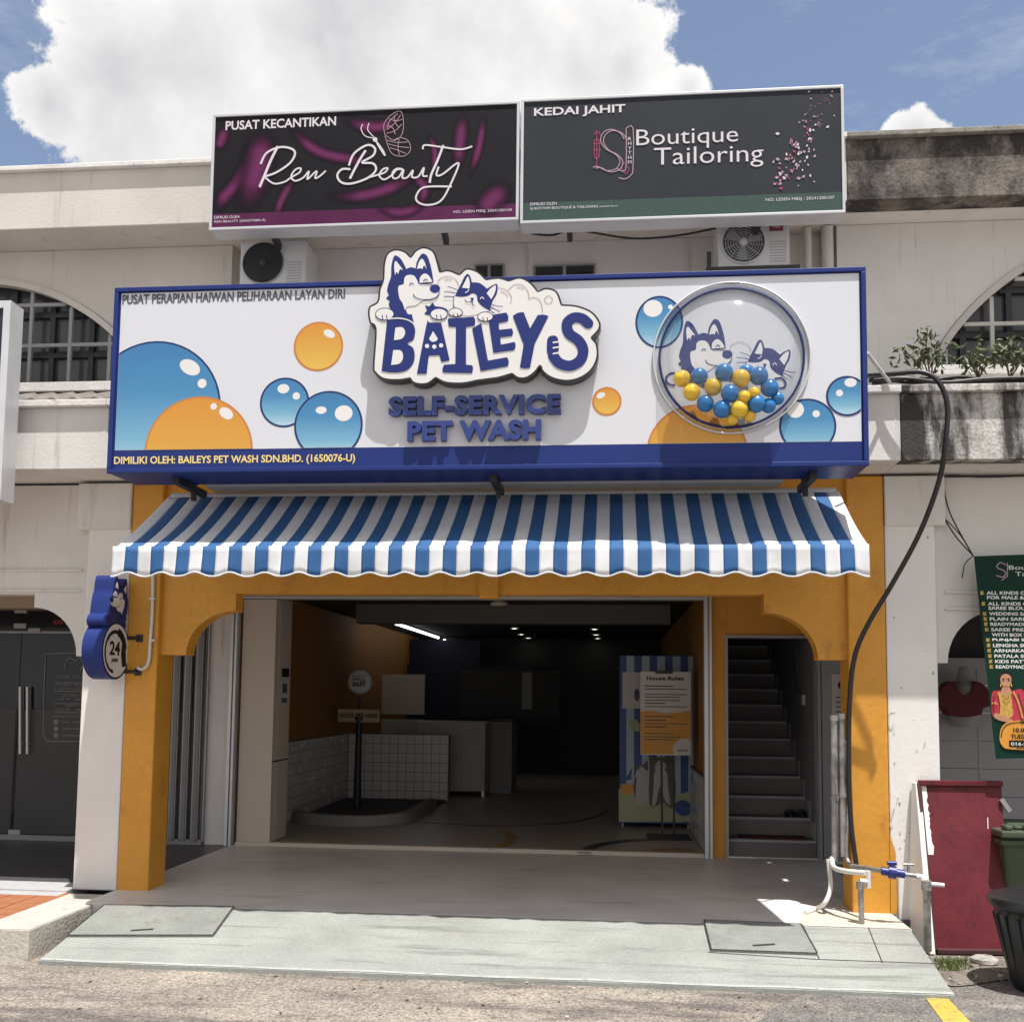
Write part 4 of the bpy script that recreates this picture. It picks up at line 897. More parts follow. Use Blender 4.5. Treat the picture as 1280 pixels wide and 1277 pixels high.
# ================================================================== upper pair of signs
def upper_sign(q, name, label, m):
    x0 = A(*q[0], YT).x; x1 = A(*q[1], YT).x; z0 = (A(*q[0], YT).z+A(*q[1], YT).z)/2; z1 = (A(*q[2], YT).z+A(*q[3], YT).z)/2
    t = thing(name, label, 'shop sign', ((x0+x1)/2, YT, z0), 'box signs on the roof parapet')
    mb = MB(); mb.box(x0+.006, x1-.006, YT+.02, YT+.18, z0+.006, z1-.006, 'alu'); mb.build('box', t)
    mb = MB(); w = .020
    mb.box(x0, x1, YT-.004, YT+.03, z0, z0+w, 'alu_white'); mb.box(x0, x1, YT-.004, YT+.03, z1-w, z1, 'alu_white'); mb.box(x0, x0+w, YT-.004, YT+.03, z0+w, z1-w, 'alu_white'); mb.box(x1-w, x1, YT-.004, YT+.03, z0+w, z1-w, 'alu_white')
    mb.build('frame', t, bevel=.003)
    mb = MB(); mb.box(x0+w, x1-w, YT+.006, YT+.016, z0+w, z1-w, m)
    return t, mb, (x0+w, x1-w, z0+w, z1-w)
PU = FY(YT+.006)
def ptxt(mb, body, x0, y0, x1, y1, h, m, Y=YT+.006, off=.002, bold=.0, pl=None):
    a = A(x0, y0, Y); b = A(x1, y1, Y); t = A((x0+x1)/2, (y0+y1)/2-h, Y); mid = A((x0+x1)/2, (y0+y1)/2, Y)
    mb.text(pl or FY(Y), body, a.x, mid.z, b.x-a.x, t.z-mid.z, m, off, bold=bold)
def ink(mb, P, w, m, off=.003, f=None, Y=YT+.006, ends=None, n=6, closed=False):
    pts = [(lambda v: (v.x, v.z))(A(*(f(q) if f else q), Y)) for q in cr(P, closed, n)]
    mb.stroke(FY(Y), pts, w, off, m, ends)
t, mb, R = upper_sign([(261, 288), (648, 275), (267, 143), (649, 127)], 'beauty_sign', 'dark purple satin box sign with white handwriting and butterfly', 'satin_dark')
zf = lambda q: (240+q[0]/3.0476, 90+q[1]/3.0476)
for k, (P, w) in enumerate((([(135, 190), (112, 260), (95, 300)], 45), ([(215, 270), (185, 400), (120, 480), (95, 540)], 55), ([(255, 205), (262, 300), (235, 420), (190, 560)], 105), ([(365, 190), (420, 260), (500, 310), (620, 335), (720, 360)], 42), ([(395, 400), (345, 480), (312, 575)], 34), ([(500, 475), (640, 472), (760, 440), (880, 380)], 48), ([(570, 170), (650, 205), (740, 205), (815, 160)], 46), ([(1035, 150), (1022, 260), (1012, 385)], 48), ([(1112, 150), (1095, 280), (1055, 410)], 30), ([(1215, 420), (1140, 490), (1085, 545)], 80), ([(825, 385), (885, 440), (862, 530)], 36), ([(900, 230), (926, 310), (915, 410)], 26), ([(700, 515), (800, 535), (900, 500)], 40))):
    mb.fold(PU, [(lambda v: (v.x, v.z))(A(*zf(q), YT+.006)) for q in cr(P, False, 8)], 1.7*w/3.0476/178, .0006+.0003*k*.3, 'satin_fold')
mb.build('face', t); mb = MB()
mb.box(R[0]+.002, R[1]-.002, YT+.0045, YT+.008, R[2]+.002, R[2]+.105, 'satin_band')
ptxt(mb, 'PUSAT KECANTIKAN', 282, 163, 420, 157.5, 11.5, 'pale_text', bold=.022)
ptxt(mb, 'DIMILIKI OLEH:', 268, 274, 300, 273, 3.6, 'pale_text', off=.004); ptxt(mb, 'REN BEAUTY (SA0577684-A)', 268, 280, 332, 277.5, 3.8, 'pale_text', off=.004)
ptxt(mb, 'NO. LESEN MBSJ: 20241200109', 567, 268, 640, 265, 4.2, 'pale_text', off=.004)
z2 = lambda q: (240+q[0]/3.0476, 90+q[1]/3.0476)
for P, w in (([(258, 440), (275, 400), (300, 340), (328, 284)], .020), ([(262, 352), (285, 310), (335, 288), (380, 294), (393, 315), (372, 350), (322, 384), (276, 400)], .016), ([(276, 400), (312, 426), (352, 420), (380, 402), (410, 384), (414, 368), (394, 374), (378, 400), (394, 416), (424, 404), (446, 380), (440, 410), (468, 384), (476, 382), (470, 406), (488, 398), (510, 378)], .013),
    ([(662, 300), (640, 335), (620, 372), (602, 408)], .018), ([(598, 358), (618, 312), (668, 280), (697, 292), (690, 320), (648, 346), (690, 350), (701, 375), (670, 405), (610, 426), (570, 422), (554, 396), (572, 372), (604, 372)], .016), ([(668, 405), (705, 394), (735, 384), (746, 368), (728, 372), (714, 395), (732, 411), (762, 394), (780, 374), (802, 372), (780, 370), (764, 386), (768, 406), (788, 402), (806, 374), (802, 404), (822, 402), (842, 376), (838, 400), (852, 404), (866, 396), (884, 366), (880, 396), (898, 398)], .013),
    ([(958, 280), (935, 340), (912, 392), (906, 424)], .017), ([(880, 296), (888, 280), (955, 288), (1025, 296), (1068, 285)], .013), ([(940, 362), (932, 394), (956, 390), (1016, 348), (985, 430), (948, 492), (898, 508), (860, 496), (856, 470), (888, 440), (990, 438)], .014)):
    ink(mb, P, w, 'pale_text', .004, z2)
ink(mb, [(698, 259), (712, 285), (735, 320), (728, 300), (700, 262)], .010, 'pale_text', .004, z2)
mb.poly(PU, [(lambda v: (v.x, v.z))(A(*z2(q), YT+.006)) for q in ell(698, 259, 9, 9, 12)], .004, 'pale_text')
for P in ([(650, 200), (645, 220), (660, 245), (692, 254)], [(675, 196), (670, 222), (694, 250)]): ink(mb, P, .007, 'pale_text', .004, z2)
for P in ([(735, 240), (732, 200), (760, 165), (795, 152), (806, 190), (800, 240), (770, 262), (735, 240)], [(735, 245), (760, 310), (805, 322), (832, 300), (825, 265), (795, 252), (768, 262)], [(742, 222), (770, 200), (795, 165)], [(742, 235), (775, 225), (800, 200)], [(745, 215), (752, 190), (785, 160)], [(750, 180), (778, 188), (802, 182)], [(742, 262), (780, 270), (822, 268)], [(748, 275), (785, 285), (828, 290)], [(755, 290), (785, 300), (815, 312)], [(745, 205), (765, 215), (775, 240)], [(770, 168), (775, 195), (790, 215)], [(790, 258), (785, 285), (790, 318)]): ink(mb, P, .0045, 'pink_pale', .004, z2)
mb.build('lettering', t)
def struts(t, pts):
    for px, py, dx in pts:
        a = A(px, py, YT+.10); mb = MB(); a.z += .02
        mb.bar(a, (a.x+dx, YR-.02, a.z-.06), .04, .05, 'black_steel'); mb.build('strut', t)
struts(t, ((337, 286, .0), (552, 279, 0)))
t, mb, R = upper_sign([(650, 275), (1057, 271), (651, 128), (1054.5, 103)], 'tailor_sign', 'dark slate box sign with pale tailoring letters and drifting petals', 'slate_print')
mb.build('face', t); mb = MB()
mb.box(R[0]+.002, R[1]-.002, YT+.0045, YT+.008, R[2]+.002, R[2]+.135, 'green_glitter')
z3 = lambda q: (640+q[0]/2.909, 90+q[1]/2.909)
def p3(body, x0, y0, x1, y1, h, m='pale_text', bold=0.0, off=.004):
    a, b = z3((x0, y0)), z3((x1, y1)); ptxt(mb, body, a[0], a[1], b[0], b[1], h/2.909, m, off=off, bold=bold)
p3('KEDAI JAHIT', 80, 170, 412, 157, 38, bold=.022); p3('Boutique', 452, 284, 822, 276, 76, bold=-.004); p3('Tailoring', 516, 355, 914, 350, 82, bold=-.004)
p3('DIMILIKI OLEH', 66, 487, 162, 484, 11); p3('SJ RHYTHM BOUTIQUE & TAILORING', 66, 503, 312, 499, 12); p3('(SA0599778-X)', 316, 494, 384, 492, 6); p3('NO. LESEN MBSJ : 20241200107', 922, 474, 1172, 466, 14)
Sx = [(408, 246), (392, 222), (360, 210), (332, 222), (322, 250), (340, 280), (375, 300), (392, 325), (380, 352), (345, 360), (312, 345), (294, 348)]
for d, w in ((0, .006), (12, .006)): ink(mb, [(x+d*.9, y+d*.35) for x, y in Sx], w, 'pink_pale', .004, z3)
for P, m in (([(415, 206), (440, 206), (440, 345), (434, 375), (412, 390), (388, 386)], 'pink_pale'), ([(415, 206), (415, 340), (404, 362), (380, 352)], 'pink_pale'), ([(300, 250), (316, 250), (316, 310), (300, 310), (300, 250)], 'pink_line'), ([(298, 232), (310, 216), (322, 232)], 'pink_line'), ([(296, 262), (322, 262)], 'pink_line'), ([(296, 285), (322, 285)], 'pink_line'), ([(308, 216), (308, 335), (300, 348)], 'pink_line'), ([(410, 330), (398, 350), (415, 372), (425, 352), (410, 340)], 'pink_line')):
    ink(mb, P, .006, m, .004, z3, n=3)
for i, ch in enumerate('RHYTHM'): p3(ch, 422, 250+i*17, 434, 250+i*17, 12)
random.seed(5)
for k in range(120):
    u = random.random()**.8; x = 1150-165*u+random.gauss(0, 34); y = 62+360*u+random.gauss(0, 26)
    x = min(max(x, 925), 1192); y = max(y, 62-(x-1000)*.05)
    r = random.uniform(2.5, 6.5) if y < 200 else random.uniform(5, 11); a = random.uniform(0, 6.28)
    P = [(x+r*math.cos(a), y+r*math.sin(a)), (x+r*.5*math.cos(a+1.3), y+r*.6*math.sin(a+1.3)), (x-r*.7*math.cos(a+.3), y-r*.6*math.sin(a+.3)), (x+r*.5*math.cos(a-1.4), y+r*.6*math.sin(a-1.4))]
    mb.poly(PU, [(lambda v: (v.x, v.z))(A(*z3(q), YT+.006)) for q in P], .004, random.choice(['pink_pale', 'pink_pale', 'pink_line', 'pale_text']))
mb.build('lettering', t); struts(t, ((711, 275, 0), (953, 266, -.02)))
mb = MB(); p = A(706, 288, YT+.14)
mb.tube(cr3([A(664, 292, -2.3), A(690, 294, -2.3), A(720, 288, -2.3), A(790, 298, -2.2), A(850, 294, -2.2), A(905, 283, -2.2)]), .008, 'rubber', 6); tag(mb.build('cable'), 'thin black cable sagging under the slate tailoring sign', 'cable')
# clinic's own box sign, cut by the left edge of the photo
cx1 = A(8, 500, -3.05).x; cz0, cz1 = A(12, 625, -3.05).z, A(12, 376, -3.05).z
t = thing('clinic_sign', 'grey metal sides of a box sign cut off by the left edge', 'shop sign', (cx1-1, -3.0, cz0))
mb = MB(); mb.box(cx1-2.6, cx1-.004, -3.03, -2.89, cz0+.004, cz1-.004, 'alu'); mb.build('box', t)
mb = MB(); mb.box(cx1-.055, cx1, -3.06, -3.0, cz0, cz1, 'alu'); mb.box(cx1-2.6, cx1-.056, -3.06, -3.0, cz0, cz0+.055, 'alu'); mb.box(cx1-2.6, cx1-.056, -3.06, -3.0, cz1-.055, cz1, 'alu'); mb.build('frame', t, bevel=.004)
mb = MB(); mb.box(cx1-2.5, cx1-.056, -3.045, -3.035, cz0+.05, cz1-.05, 'room_blue'); mb.build('face', t)
# ================================================================== awning
AX0, AX1 = -2.93, 1.905
AY0, AZ0 = -2.62, 2.925           # where the cloth leaves the roller under the parapet
AY1 = -3.43; AZ1 = A(620, 684, AY1).z
AZ2 = A(620, 720, AY1-.02).z      # hanging edge of the valance
aw = thing('awning', 'blue and white striped awning with scalloped edge over the shopfront', 'awning', ((AX0+AX1)/2, AY1, AZ2))
NS = 55; NX = NS*6
def stripe(i): return 'cloth_white' if i % 2 == 0 else 'cloth_blue'
mb = MB(); rows = 12
for s in range(NS):
    vs = []; fs = []
    for r in range(rows+1):
        t = r/rows
        for k in range(5):
            x = AX0+(AX1-AX0)*(s+k/4)/NS; f = (x-AX0)/(AX1-AX0)
            sag = -.022*math.sin(math.pi*t)*(1+.25*math.sin(f*23)) + .003*math.sin(f*140+t*5)*t + .006*math.sin(f*31+3*math.sin(f*11)+t*4)*t + .004*math.exp(-((f*3.96+.03) % 1-.5)**2/.0009)*math.sin(t*38)
            vs.append((x, AY0+(AY1-AY0)*t, AZ0+(AZ1-AZ0)*t+sag))
    for r in range(rows):
        for k in range(4): fs.append((r*5+k, r*5+k+1, r*5+k+6, r*5+k+5))
    mb.add(vs, fs, stripe(s), True)
mb.build('canopy', aw, solid=.003)
mb = MB(); NSC = 21; trim = []
def wav(x):
    u = (x-AX0)/(AX1-AX0)*NSC; return AZ2+.027*(.5+.5*math.cos(2*math.pi*u+math.pi))**1.3
def vy(x, t): f = (x-AX0); return AY1-.012-.014*t+.007*math.sin(f*9.0)*t+.004*math.sin(f*37)*t+.006*math.sin(f*13+2.2*math.sin(f*5)+t*3)*t+.006*math.exp(-(((f/(AX1-AX0))*3.96+.03) % 1-.5)**2/.0009)*math.sin(t*17)
for s in range(NS):
    vs = []; fs = []; K = 7; R = 5
    for r in range(R+1):
        t = r/R
        for k in range(K):
            x = AX0+(AX1-AX0)*(s+k/(K-1))/NS; zz = AZ1+.012+(wav(x)-AZ1-.012)*t; vs.append((x, vy(x, t), zz))
    for r in range(R):
        for k in range(K-1): fs.append((r*K+k, r*K+k+1, r*K+K+k+1, r*K+K+k))
    mb.add(vs, fs, stripe(s), True)
va = mb.build('valance', aw, solid=.003)
mb = MB(); P = [(AX0+(AX1-AX0)*k/300, vy(AX0+(AX1-AX0)*k/300, 1), wav(AX0+(AX1-AX0)*k/300)-.002) for k in range(301)]; mb.tube(P, .006, 'cloth_white', 6); mb.build('trim', va)
mb = MB()
mb.tube([(AX0+.01, AY1+.005, AZ1-.012), (AX1-.01, AY1+.005, AZ1-.012)], .018, 'alu_white', 10); mb.build('front_bar', aw)
mb = MB(); mb.box(AX0+.35, 1.50, -2.79, -2.60, 2.955, 3.05, 'alu_white'); mb.tube([(AX0+.02, AY0+.02, AZ0-.02), (AX1-.02, AY0+.02, AZ0-.02)], .045, 'alu_white', 12); mb.build('roller', aw)
for x in (AX0+.12, AX1-.12):
    mb = MB(); mb.bar((x, -2.33, 2.55), (x, AY1+.03, AZ1-.02), .03, .04, 'alu_white'); mb.build('arm', aw)

# ================================================================== round hanging sign
HX = -3.335; HW = .155
def hc(px, py): d = ray(px, py); t = (HX-CAM.x)/d.x; return CAM+d*t
ctr = hc(145, 813); HR = (hc(145, 778).z-hc(145, 850).z)/2
HP = FX(HX)
hs = thing('hanging_sign', 'round blue and white 24 hour sign with a husky on the left orange pillar', 'hanging sign', (HX-HW/2, ctr.y, ctr.z-HR))
def TH(x, y): return (ctr.y+(320-x)*.00118, ctr.z+HR*.90+(440-y)*.00106)
c = 1
HO = [(262, 470, c), (205, 455), (195, 425), (215, 395), (240, 370), (225, 330, c), (200, 290), (205, 255), (235, 225), (205, 190), (205, 130), (222, 100), (258, 150), (300, 150), (340, 95), (372, 120), (385, 200), (405, 260), (418, 330), (425, 370), (450, 390), (460, 425), (440, 455), (385, 470, c)]
mb = MB(); mb.poly(HP, ell(ctr.y, ctr.z, HR, HR, 48), 0, 'sign_blue', HW); mb.poly(HP, [TH(*q) for q in cr(HO, True, 4)], -.002, 'sign_blue', HW-.004); mb.build('case', hs, bevel=.004)
mb = MB(); mb.poly(HP, ell(ctr.y, ctr.z, HR-.006, HR-.006, 48), .001, 'ink_black'); mb.poly(HP, ell(ctr.y, ctr.z, HR-.016, HR-.016, 48), .002, 'face_white')
for t0, t1, rr, ww in ((.15, 1.35, .72, .06), (1.25, 2.6, .70, .028), (2.5, 4.6, .70, .022)):
    mb.stroke(HP, [(ctr.y-.02+HR*rr*math.cos(t0+(t1-t0)*k/20), ctr.z-.01+HR*rr*math.sin(t0+(t1-t0)*k/20)) for k in range(21)], ww, .003, 'ink_black')
mb.poly(HP, [(ctr.y+.085, ctr.z+.08), (ctr.y+.135, ctr.z+.09), (ctr.y+.165, ctr.z-.11), (ctr.y+.10, ctr.z-.12), (ctr.y+.075, ctr.z-.03)], .0035, 'ink_black')
for k in range(7):
    t = 1.9+k*.42; mb.poly(HP, ell(ctr.y-.02+HR*.58*math.cos(t), ctr.z-.01+HR*.58*math.sin(t), .005, .005, 8), .003, 'ink_black')
mb.text(HP, '24', ctr.y-.105, ctr.z-.035, .16, .105, 'ink_black', .004, bold=.03); mb.text(HP, 'JAM', ctr.y-.075, ctr.z-.095, .10, .04, 'ink_black', .004, bold=.03)
mb.build('face', hs)
mb = MB(); pets(mb, lambda x, y: (TH(2*290-x+20, y*.93+20) if False else TH(x+20, y*.93+22)), HP, .001, .0012, plaque=False, cat=False); mb.build('husky_drawing', hs)
for dz in (.10, -.155):
    mb = MB(); p = Vector((HX-HW/2, ctr.y+HR*.8, ctr.z+dz)); mb.tube([p, (-3.24, YP-.01, ctr.z+dz+.005)], .013, 'black_steel', 8); mb.box(-3.265, -3.215, YP-.012, YP-.001, ctr.z+dz-.025, ctr.z+dz+.03, 'black_steel'); mb.build('bracket', hs)
mb = MB(); f = lambda x, y: A(x, y, YP-.022)
mb.tube(cr3([f(191.5, 700), f(191, 735), f(190, 770), f(187.5, 805), f(186.5, 822), f(183.5, 832), f(177, 836), f(172, 834)]), .013, 'pvc_white', 8)
for py in (748, 800): q = f(190, py); mb.box(q.x-.022, q.x+.022, YP-.03, YP-.001, q.z-.008, q.z+.008, 'pvc_white')
tag(mb.build('conduit'), 'pale conduit running down the left orange pillar to the round sign', 'conduit')

# ================================================================== air conditioners
def aircon(x0, x1, zb, zt, y, label, tcl, dark):
    t = thing('air_conditioner', label, 'air conditioner', ((x0+x1)/2, y+.15, zb), 'outdoor air conditioner units')
    mb = MB(); mb.box(x0, x1, y, y+.32, zb, zt, 'ac_white'); mb.build('casing', t, bevel=.015)
    w = x1-x0; h = zt-zb; cx = x0+w*.36; cz = zb+h*.52; r = h*.43
    mb = MB(); mb.poly(FY(y), ell(cx, cz, r, r, 32), .003, 'fan_dark'); 
    for k in range(3):
        a = k*2.09+.4; mb.poly(FY(y), [(cx+r*.15*math.cos(a-.6), cz+r*.15*math.sin(a-.6)), (cx+r*.85*math.cos(a-.3), cz+r*.85*math.sin(a-.3)), (cx+r*.9*math.cos(a+.35), cz+r*.9*math.sin(a+.35)), (cx+r*.2*math.cos(a+.5), cz+r*.2*math.sin(a+.5))], .005, 'frame_grey' if not dark else 'fan_dark')
    mb.build('fan', t)
    mb = MB()
    for k in range(2, 9): mb.lathe((cx, y-.012, cz), [(r*k/8-.004, 0), (r*k/8-.004, .006), (r*k/8+.002, .006), (r*k/8+.002, 0)], 'frame_grey' if not dark else 'fan_dark', 32, 'Y')
    for k in range(12):
        a = k*math.pi/6; mb.bar((cx+r*.18*math.cos(a), y-.014, cz+r*.18*math.sin(a)), (cx+r*math.cos(a+.35), y-.014, cz+r*math.sin(a+.35)), .004, .004, 'frame_grey' if not dark else 'fan_dark')
    mb.lathe((cx, y-.012, cz), [(1e-4, .012), (r*.17, .012), (r*.18, 0)], 'ac_white' if not dark else 'fan_dark', 20, 'Y')
    mb.lathe((cx, y, cz), [(r*1.0, .0), (r*1.0, .014), (r*1.06, .012), (r*1.07, 0)], 'ac_white' if not dark else 'frame_grey', 32, 'Y'); mb.build('grille', t)
    mb = MB(); a = x0+w*.72
    for k in range(8): mb.box(a, x1-.03, y-.003, y-.0005, zb+h*(.1+.06*k), zb+h*(.115+.06*k), 'frame_grey')
    mb.build('louvres', t)
    if tcl:
        mb = MB()
        mb.box(a, a+w*.19, y-.004, y-.0005, zt-h*.25, zt-h*.08, 'tcl_red'); mb.text(FY(y-.004), 'TCL', a+.02, zt-h*.19, w*.19-.04, h*.065, 'pale_text', .001, bold=.03); mb.build('badge', t)
    return t
ya = -2.42
a, b = A(897, 335, ya), A(987, 277, ya); aircon(a.x, b.x, a.z, b.z+.02, ya, 'white air conditioner with a red badge under the slate tailoring sign', True, False)
ya = -2.38; a, b = A(299, 352, ya), A(383, 300, ya); aircon(a.x, b.x, a.z-.05, b.z+.0, ya, 'shaded air conditioner under the purple beauty sign', False, True)
t = thing('shelf_bracket', 'black steel bracket carrying the badged air conditioner', 'bracket', A(950, 336, -2.4)); mb = MB(); a, b = A(883, 338, -2.44), A(1000, 333, -2.44); mb.box(a.x, b.x, -2.44, -2.0, a.z-.01, a.z+.025, 'black_steel'); mb.bar((a.x+.02, -2.43, a.z-.03), (a.x+.02, -2.43, a.z+.14), .03, .03, 'black_steel'); mb.build('rail', t)
for (xa, xb, lab) in ((1002, 1012, 'narrow white downpipe right of the badged air conditioner'), (1024, 1039, 'wide white downpipe next to the stained upper wall')):
    mb = MB(); a = A(xa, 300, YU+.1); b = A(xb, 300, YU+.1); mb.tube([((a.x+b.x)/2, YU+.02, 3.4), ((a.x+b.x)/2, YU+.02, 5.115)], (b.x-a.x)/2, 'ac_white', 12); tag(mb.build('downpipe'), lab, 'pipe', 'white downpipes in the recess')

# ================================================================== cables and plants on the right ledge
def cable(name, pts, r, label, m='rubber', extra=()):
    mb = MB(); mb.tube(cr3(pts, 8), r, m, 8)
    for p, rr in extra: mb.tube(cr3(p, 6), rr, m, 6)
    return tag(mb.build(name), label, 'cable')
B = lambda x, y, Y=-2.9: A(x, y, Y)
cable('cable', [B(1080, 470, -2.7), B(1112, 468, -2.85), B(1150, 465, -2.92), B(1172, 476, -2.95), B(1184, 505, -2.95), B(1182, 550, -2.93), B(1174, 600, -2.86), B(1150, 665, -2.76), B(1115, 730, -2.66), B(1085, 780, -2.58), B(1068, 822, -2.52), B(1062, 880, -2.47), B(1061, 960, -2.43), B(1064, 1030, -2.41), B(1071, 1085, -2.40)], .017, 'thick black cable looping from the ledge down the right orange pillar')
cable('cable_bundle', [B(1086, 476, -2.72), B(1130, 473, -2.78), B(1180, 478, -2.78), B(1230, 474, -2.78), B(1290, 472, -2.78)], .015, 'bundle of black cables lying along the mould streaked ledge', extra=[([B(1086, 470, -2.7), B(1140, 478, -2.76), B(1200, 471, -2.76), B(1250, 478, -2.76), B(1300, 474, -2.76)], .013), ([B(1090, 480, -2.72), B(1160, 472, -2.74), B(1215, 479, -2.74), B(1300, 470, -2.74)], .012)])
mb = MB(); mb.tube([A(1084, 441, -3.1), A(1112, 478, -2.85)], .012, 'pvc_white', 8); tag(mb.build('stay_rod'), 'thin white stay rod behind the right end of the pet wash sign', 'rod')
cable('cable', [B(1178, 597, -2.33), B(1190, 594, -2.33), B(1230, 596, -2.33), B(1290, 594, -2.33)], .007, 'thin black cable along the top of the right beam', extra=[([B(1178, 597, -2.33), B(1187, 640, -2.35), B(1216, 694, -2.44)], .005), ([B(1179, 646, -2.33), B(1196, 672, -2.38), B(1217, 695, -2.44)], .005), ([B(1179, 646, -2.33), B(1200, 668, -2.38), B(1217, 695, -2.44)], .004), ([B(1216, 695, -2.4), B(1206, 705, -2.35), B(1203, 722, -2.31)], .004)])
def weed(base, tips, label, n, seed, droop=.5):
    random.seed(seed); t = thing('plant', label, 'plant', base, 'weeds growing on the right ledge'); st = MB(); lf = MB()
    for tp in tips:
        m = Vector(base).lerp(tp, .5)+Vector((random.uniform(-.03, .03), random.uniform(-.05, .05), .05)); P = cr3([base, m, tp], 6); st.tube(P, [.007*(1-.8*i/(len(P)-1)) for i in range(len(P))], 'stem', 5)
        for k in range(n):
            f = random.uniform(.45, 1.05); p = P[min(len(P)-1, int(f*(len(P)-1)))]+Vector((random.gauss(0, .045), random.gauss(0, .05), random.gauss(0, .035)))
            d = Vector((random.gauss(0, .6), random.gauss(0, .6), -droop+random.gauss(0, .35))).normalized(); l = random.uniform(.04, .085); sd = d.cross(Vector((random.gauss(0, 1), random.gauss(0, 1), random.gauss(0, 1)))).normalized()*l*.2
            q = p+d*l*.5; up = d.cross(sd).normalized()*l*.08
            lf.add([p, q+sd+up, p+d*l, q-sd+up], [(0, 1, 2), (0, 2, 3)], 'leaf')
    st.build('stem', t); lf.build('foliage', t)
yb = -2.64
weed(A(1163, 476, yb), [A(1160, 408, yb-.05), A(1172, 425, yb), A(1148, 440, yb), A(1130, 437, yb-.06), A(1170, 445, yb)], 'tall leafy weed left of the right arched window', 34, 3)
weed(A(1222, 474, yb), [A(1205, 446, yb), A(1225, 428, yb), A(1216, 450, yb), A(1245, 440, yb)], 'middle weed before the right window bars', 34, 4)
weed(A(1262, 474, yb), [A(1250, 432, yb), A(1268, 425, yb), A(1278, 440, yb), A(1290, 435, yb)], 'weed at the right edge of the photo on the ledge', 34, 5)

# ================================================================== pipes at the right pillar
pp = thing('water_pipes', 'cluster of old grey water pipes standing by the stair door', 'pipes', A(1048, 1120, -2.2)); Yp = -2.30
for px, r, y0_, y1_, mm in ((1042, .026, 897, 1075, 'galv'), (1052, .022, 895, 1070, 'galv')):
    mb = MB(); a = A(px, y0_, Yp); b = A(px+1.5, y1_, Yp); mb.tube([a, a.lerp(b, .5), b], r, mm, 10); mb.tube([a+Vector((0, 0, -.02)), a+Vector((0, 0, .02))], r+.008, mm, 10); c2 = a.lerp(b, .55); mb.tube([c2, c2+Vector((0, 0, -.03))], r+.007, mm, 10); mb.build('pipe', pp)
mb = MB(); mb.tube(cr3([A(1058, 925, Yp), A(1061, 1000, Yp), A(1058, 1060, Yp), A(1060, 1076, Yp-.02), A(1066, 1082, Yp-.10), A(1085, 1085, Yp-.28), A(1102, 1088, Yp-.40)]), .017, 'galv', 10); mb.build('supply_pipe', pp)
mb = MB(); mb.tube(cr3([A(1040, 1072, Yp), A(1042, 1083, Yp-.08), A(1055, 1088, Yp-.25), A(1083, 1091, Yp-.42)]), .018, 'pvc_white', 10); a = A(1085, 1088, Yp-.42); mb.tube([a, a+Vector((.0, 0, -.11))], .018, 'pvc_white', 10); mb.tube([a+Vector((0, 0, -.07)), A(1075, 1101, Yp-.42)], .019, 'pvc_white', 10); mb.build('elbow', pp)
mb = MB(); a = A(1075.5, 1101, Yp-.43); mb.tube([a, (a.x+.004, a.y, 0)], .019, 'galv', 10); mb.tube([a, a+Vector((0, 0, -.05))], .027, 'galv', 10); mb.build('stand_pipe', pp)
mb = MB(); a = A(1102, 1088, Yp-.40); b = A(1131, 1092, Yp-.42)
mb.tube([a, a.lerp(b, .3)], .028, 'valve_blue', 12); mb.tube([a.lerp(b, .3), a.lerp(b, .62)], .042, 'valve_blue', 12); mb.tube([a.lerp(b, .62), b], .028, 'valve_blue', 12); c2 = a.lerp(b, .45); mb.tube([c2, c2+Vector((0, 0, .06))], .018, 'valve_blue', 8); mb.tube([c2+Vector((-.03, 0, .06)), c2+Vector((.03, 0, .06))], .014, 'valve_blue', 8); mb.build('valve', pp)
mb = MB(); c3 = A(1151, 1095, Yp-.43); mb.tube([b, c3], .014, 'galv', 10); e = A(1136, 1092, Yp-.42); mb.tube([e, e+Vector((0, 0, .06))], .01, 'galv', 8); mb.tube([e+Vector((-.035, 0, .062)), e+Vector((.035, 0, .062))], .008, 'galv', 8); mb.tube([c3+Vector((-.03, 0, 0)), c3, c3+Vector((.005, 0, -.04))], .02, 'pvc_white', 10); mb.build('tap', pp)
mb = MB(); mb.tube(cr3([A(1035, 1073, Yp), A(1037, 1090, Yp-.02), A(1038, 1110, Yp-.1), A(1031, 1128, Yp-.16), Vector((*XY([(1020, 1139)])[0], .02)), Vector((*XY([(1006, 1143)])[0], .016))]), .016, 'pvc_white', 10); tag(mb.build('hose'), 'short white hose curving from the pipes down to the floor', 'hose')
mb = MB(); a = A(1158, 1104, -2.86); b = A(1180, 1106, -2.86); mb.tube([a, b], .014, 'pvc_white', 10); mb.tube([a, A(1160, 1188, -2.80)], .024, 'galv', 10); mb.tube([a+Vector((0, 0, .02)), a+Vector((0, 0, -.04))], .032, 'galv', 10); tag(mb.build('stand_pipe'), 'rusty stand pipe with a sideways outlet before the maroon door', 'pipe')
mb = MB(); q = [A(1041, 848, -.06), A(1062, 846, -.06), A(1062, 898, -.06), A(1043, 898, -.06)]; a = A(1040, 868, -.04); b = A(1063, 895, -.04); mb.box(a.x, b.x, -.045, -.03, b.z, A(1040, 842, -.04).z, 'paper'); mb.poly(FY(-.045), ell((a.x+b.x)/2+.02, A(1050, 856, -.045).z, .05, .045), .002, 'blouse_red')
for k in range(4): z = A(1050, 872+k*6, -.045).z; mb.box(a.x+.03, b.x-.02, -.047, -.0455, z, z+.012, 'ink_grey')
tag(mb.build('notice'), 'faded paper notice with a red picture behind the water pipes', 'notice')

